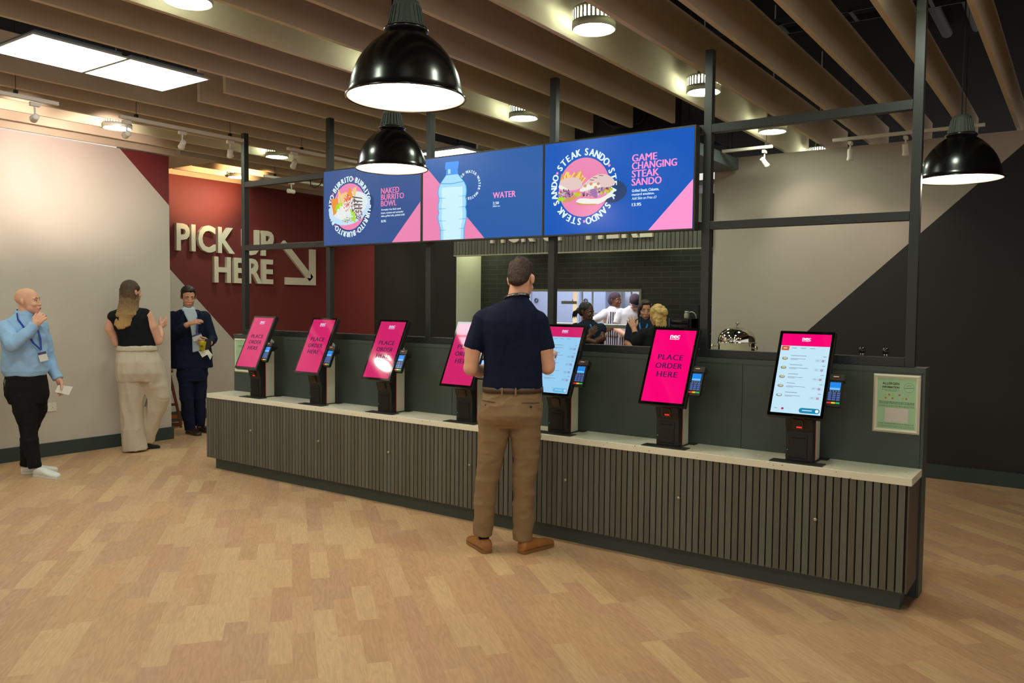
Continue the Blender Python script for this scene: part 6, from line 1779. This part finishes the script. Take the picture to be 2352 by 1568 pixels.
for i in range(9):
    a = i / 8 - 0.5
    ln(h, Mh, [(a * 0.04, 0.125, 0.0, 0.014), (a * 0.08, 0.165, -0.03, 0.010), (a * 0.10, 0.175, -0.075 - 0.02 * (i % 3), 0.005)], 8)
remesh(h, 'hair', H_bk, t, 0.005, 1, 0.002, 40)
staff_top(t, 'polo_shirt', M_stn, 0, zs, 0.92, 0.185, [[(0.145, 0, zs - 0.045, 0.068), (0.145, -0.03, 1.223, 0.060)], [(-0.145, 0, zs - 0.045, 0.068), (-0.134, -0.04, 1.213, 0.060)]])
staff_legs(t, 0, M_trk)
M_cy = mat('cyan_lanyard', (20, 120, 200), 0.5)
strap(t, 'lanyard', [(0.021, -0.10, 1.327), (0.052, -0.128, 1.265), (0.072, -0.138, 1.198)], 0.018, M_cy)

# --- dark-haired woman facing the room
t = thing('person', 'dark-haired woman with a cyan lanyard facing the room, beside the hatch frame', 'person', (-4.190, 8.624, 0), 0.4523)
Mh = headM((-0.003, -0.03, 1.502), rad(8), rad(12), 0, 0.93)
zs = 1.363; b = MB(); head(b, Mh, True)
b.limb([(-0.005, 0, 1.449, 0.048), (-0.005, 0, 1.358, 0.05)]); staff_base(b, 0, zs, 0)
b.limb([(0.15, 0, zs - 0.03, 0.045), (0.20, -0.03, 1.114, 0.040), (0.10, -0.16, 1.02, 0.028)]); b.limb([(-0.15, 0, zs - 0.03, 0.045), (-0.20, -0.02, 1.114, 0.040), (-0.12, -0.14, 1.02, 0.028)])
hand(b, (0.10, -0.165, 1.02), (-0.8, -0.3, 0.0), (0, 0.6, -0.5), (0, 0, 1), 0.4, 0.9); hand(b, (-0.12, -0.145, 1.02), (0.8, -0.2, -0.1), (0, 0.6, -0.5), (0, 0, 1), 0.4, 0.9)
remesh(b, 'body', SK2, t, 0.005, 1); face_parts(Mh, t, H_bk, (150, 76, 70), closed=True)
h = MB(); el(h, Mh, (0, 0.024, 0.050), (0.084, 0.094, 0.080)); el(h, Mh, (0, 0.055, -0.01), (0.078, 0.060, 0.085))
el(h, Mh, (-0.062, -0.035, 0.050), (0.026, 0.045, 0.045)); el(h, Mh, (0.066, -0.03, 0.055), (0.022, 0.04, 0.04)); el(h, Mh, (0.0, -0.03, 0.098), (0.06, 0.05, 0.028))
for s in (-1, 1): el(h, Mh, (s * 0.078, 0.018, -0.03), (0.016, 0.04, 0.08))
remesh(h, 'hair', mat('dark_auburn_hair', (50, 30, 26), 0.4, bump=0.6, bscale=50, stretch=(3, 3, 0.5)), t, 0.005, 1, 0.002, 40)
staff_top(t, 'polo_shirt', M_stn, 0, zs, 0.92, 0.19, [[(0.15, 0, zs - 0.045, 0.068), (0.185, -0.02, zs - 0.22, 0.060)], [(-0.15, 0, zs - 0.045, 0.068), (-0.19, -0.02, zs - 0.22, 0.060)]])
staff_legs(t, 0, M_trk)
for x0, x1 in ((1470.5, 1475), (1489, 1479)):
    strap(t, 'lanyard', [((x0 - 1483) * 0.0053 , -0.085, 1.352), ((x0 * 0.6 + x1 * 0.4 - 1483) * 0.0053, -0.135, 1.297), ((x1 - 1483) * 0.0053, -0.142, 1.210)], 0.018, M_cy)
M_ltr = mat('white_print', (220, 224, 226), 0.6)
MB().box(0.028, 0.071, -0.146, -0.142, 1.276, 1.286).build('chest_print', M_ltr, t)

# --- blonde person from behind
t = thing('person', 'blonde-haired person in black seen from behind with one hand raised', 'person', (-3.755, 8.036, 0), 0.4371)
Mh = headM((-0.009, 0.0, 1.437), rad(205), rad(4), 0, 0.94)
zs = 1.296; b = MB(); head(b, Mh, True)
b.limb([(0.000, 0, 1.385, 0.05), (0.009, 0, 1.296, 0.052)]); cx = 0.028; staff_base(b, cx, zs, 0)
b.limb([(cx - 0.16, -0.02, zs - 0.03, 0.045), (-0.216, -0.02, 1.160, 0.040), (-0.253, 0.06, 1.296, 0.028)])
hand(b, (-0.253, 0.065, 1.301), (-0.35, 0.25, 0.9), (0.0, 1, 0.1), (0.9, 0.1, 0.3), 0.30, 0.95, spread=0.45)
b.limb([(cx + 0.16, 0, zs - 0.03, 0.045), (cx + 0.21, 0.0, zs - 0.28, 0.040), (cx + 0.12, 0.18, zs - 0.36, 0.028)])
hand(b, (cx + 0.12, 0.185, zs - 0.36), (-0.6, 0.6, 0), (0, 0, -1), (-0.5, -0.5, 0), 0.4, 0.9)
remesh(b, 'body', SK2, t, 0.005, 1)
h = MB(); el(h, Mh, (0, 0.022, 0.046), (0.090, 0.100, 0.088)); el(h, Mh, (0, 0.055, -0.015), (0.084, 0.068, 0.095)); el(h, Mh, (-0.03, 0.105, 0.045), (0.052, 0.04, 0.05))
rr = random.Random(8)
for i in range(50):
    a = rr.random() * 2 * pi; q = rr.random() * 1.5
    p = (0.086 * sin(q) * cos(a), 0.030 + 0.095 * sin(q) * sin(a), 0.035 + 0.090 * cos(q))
    el(h, Mh, p, (0.020, 0.014, 0.020), (a, q, 0), n=8, m=6)
for i in range(14):
    ln(h, Mh, [(-0.06 + i * 0.009, 0.10, -0.06, 0.010), (-0.065 + i * 0.010, 0.105, -0.105 - 0.01 * (i % 3), 0.004)], 8)
remesh(h, 'hair', H_bl, t, 0.005, 1, 0.003, 34, (1, 1, 0.8), 3)
staff_top(t, 'jacket', M_stb, cx, zs, 0.90, 0.20, [[(cx - 0.16, -0.01, zs - 0.05, 0.072), (-0.220, -0.02, 1.160, 0.060), (-0.249, 0.04, 1.245, 0.048)], [(cx + 0.16, 0, zs - 0.05, 0.072), (cx + 0.21, 0.0, zs - 0.28, 0.058), (cx + 0.13, 0.16, zs - 0.35, 0.044)]])
MB().lathe([(0.066, 0), (0.074, 0.002), (0.074, 0.010), (0.066, 0.012)], 24).build('pale_neck_cord', mat('cord_white', (214, 210, 200), 0.6), t, loc=(cx - 0.0, 0.0, zs + 0.035), rot=(rad(12), 0, 0))
staff_legs(t, cx, M_trk)

# --- chef in hair cap and striped apron
M_capd = cloth('aubergine_cap', (78, 62, 72), 0.85)
t = thing('person', 'chef with dark hair cap and striped apron leaning on the pass', 'person', (-6.152, 11.590, 0), 0.4880)
Mh = headM((-0.007, -0.02, 1.619), rad(48), rad(2), 0, 0.98)
zs = 1.458; cx = -0.049; b = MB(); head(b, Mh, True)
b.limb([(-0.021, 0, 1.549, 0.05), (-0.028, 0, 1.458, 0.055)]); staff_base(b, cx, zs, 0)
b.limb([(cx - 0.13, -0.05, zs - 0.03, 0.045), (-0.280, -0.20, 1.339, 0.042), (-0.440, -0.30, 1.269, 0.03)])
hand(b, (-0.440, -0.30, 1.269), (-0.9, -0.2, -0.2), (0, 0, -1), (0, -0.8, 0.2), 0.3)
b.limb([(cx + 0.15, 0, zs - 0.03, 0.045), (cx + 0.23, 0.06, zs - 0.28, 0.040), (-0.049, -0.14, 1.192, 0.03)])
hand(b, (-0.049, -0.145, 1.192), (-0.8, -0.2, -0.3), (0, 1, 0), (0, 0, 1), 0.3)
remesh(b, 'body', SK3, t, 0.006, 1); face_parts(Mh, t, H_bk, (136, 72, 62))
h = MB(); el(h, Mh, (0, 0.026, 0.056), (0.090, 0.104, 0.088)); el(h, Mh, (0, 0.075, 0.0), (0.080, 0.070, 0.088)); remesh(h, 'hair_cap', M_capd, t, 0.006, 1, 0.002, 20)
staff_top(t, 'chef_shirt', M_wsh, cx, zs, 0.86, 0.17, [[(cx - 0.12, -0.04, zs - 0.045, 0.07), (-0.273, -0.19, 1.339, 0.060), (-0.426, -0.29, 1.276, 0.045)], [(cx + 0.14, 0, zs - 0.045, 0.07), (cx + 0.22, 0.05, zs - 0.27, 0.056), (-0.021, -0.12, 1.199, 0.045)]], 0.008)
a_ = MB(); a_.rings([(0.52, cx + 0.02, -0.015, 0.20, 0.145), (0.85, cx + 0.02, -0.012, 0.19, 0.140), (1.05, cx + 0.03, -0.012, 0.160, 0.132)]); a_.rings([(1.05, cx + 0.03, -0.035, 0.15, 0.125), (1.25, cx + 0.035, -0.035, 0.135, 0.130), (zs - 0.02, cx + 0.035, -0.03, 0.10, 0.105)])
remesh(a_, 'apron', M_apron, t, 0.008, 1, 0.004, 6, (1, 1, 0.4), 2)
staff_legs(t, cx, M_trk)

# --- chef in dark cap looking down
t = thing('person', 'chef in white with dark peaked cap bowed over the work behind the hatch edge', 'person', (-5.725, 11.401, 0), 0.4653)
Mh = headM((0.000, -0.08, 1.587), rad(12), rad(48), 0, 1.0)
zs = 1.471; cx = -0.041; b = MB(); head(b, Mh)
b.limb([(-0.007, -0.03, 1.539, 0.055), (-0.027, 0.0, 1.458, 0.06)]); staff_base(b, cx, zs, 0)
for sg in (-1, 1): b.limb([(cx + sg * 0.18, 0, zs - 0.04, 0.05), (cx + sg * 0.23, -0.05, zs - 0.30, 0.045), (cx + sg * 0.08, -0.28, zs - 0.38, 0.032)])
hand(b, (cx - 0.08, -0.285, zs - 0.38), (0.7, -0.5, -0.3), (0, 0.4, -1), (0, -0.5, 0.6), 0.5); hand(b, (cx + 0.08, -0.285, zs - 0.38), (-0.7, -0.5, -0.3), (0, 0.4, -1), (0, -0.5, 0.6), 0.5)
remesh(b, 'body', SK1, t, 0.006, 1); face_parts(Mh, t, H_dk)
h = MB(); el(h, Mh, (0, 0.018, 0.052), (0.090, 0.104, 0.086)); el(h, Mh, (0, -0.085, 0.045), (0.066, 0.060, 0.010)); remesh(h, 'peaked_cap', M_capd, t, 0.006, 1)
staff_top(t, 'chef_shirt', M_wsh, cx, zs, 0.86, 0.22, [[(cx + sg * 0.17, 0, zs - 0.05, 0.08), (cx + sg * 0.225, -0.04, zs - 0.22, 0.07)] for sg in (-1, 1)], 0.008)
a_ = MB(); a_.rings([(0.52, cx, -0.015, 0.22, 0.145), (1.05, cx, -0.012, 0.20, 0.132)]); a_.rings([(1.05, cx, -0.03, 0.125, 0.118), (zs - 0.16, cx, -0.03, 0.10, 0.115)])
remesh(a_, 'apron', M_apron, t, 0.008, 1, 0.004, 6, (1, 1, 0.4), 5)
staff_legs(t, cx, M_trk)

bpy.data.scenes.remove(BENCH)
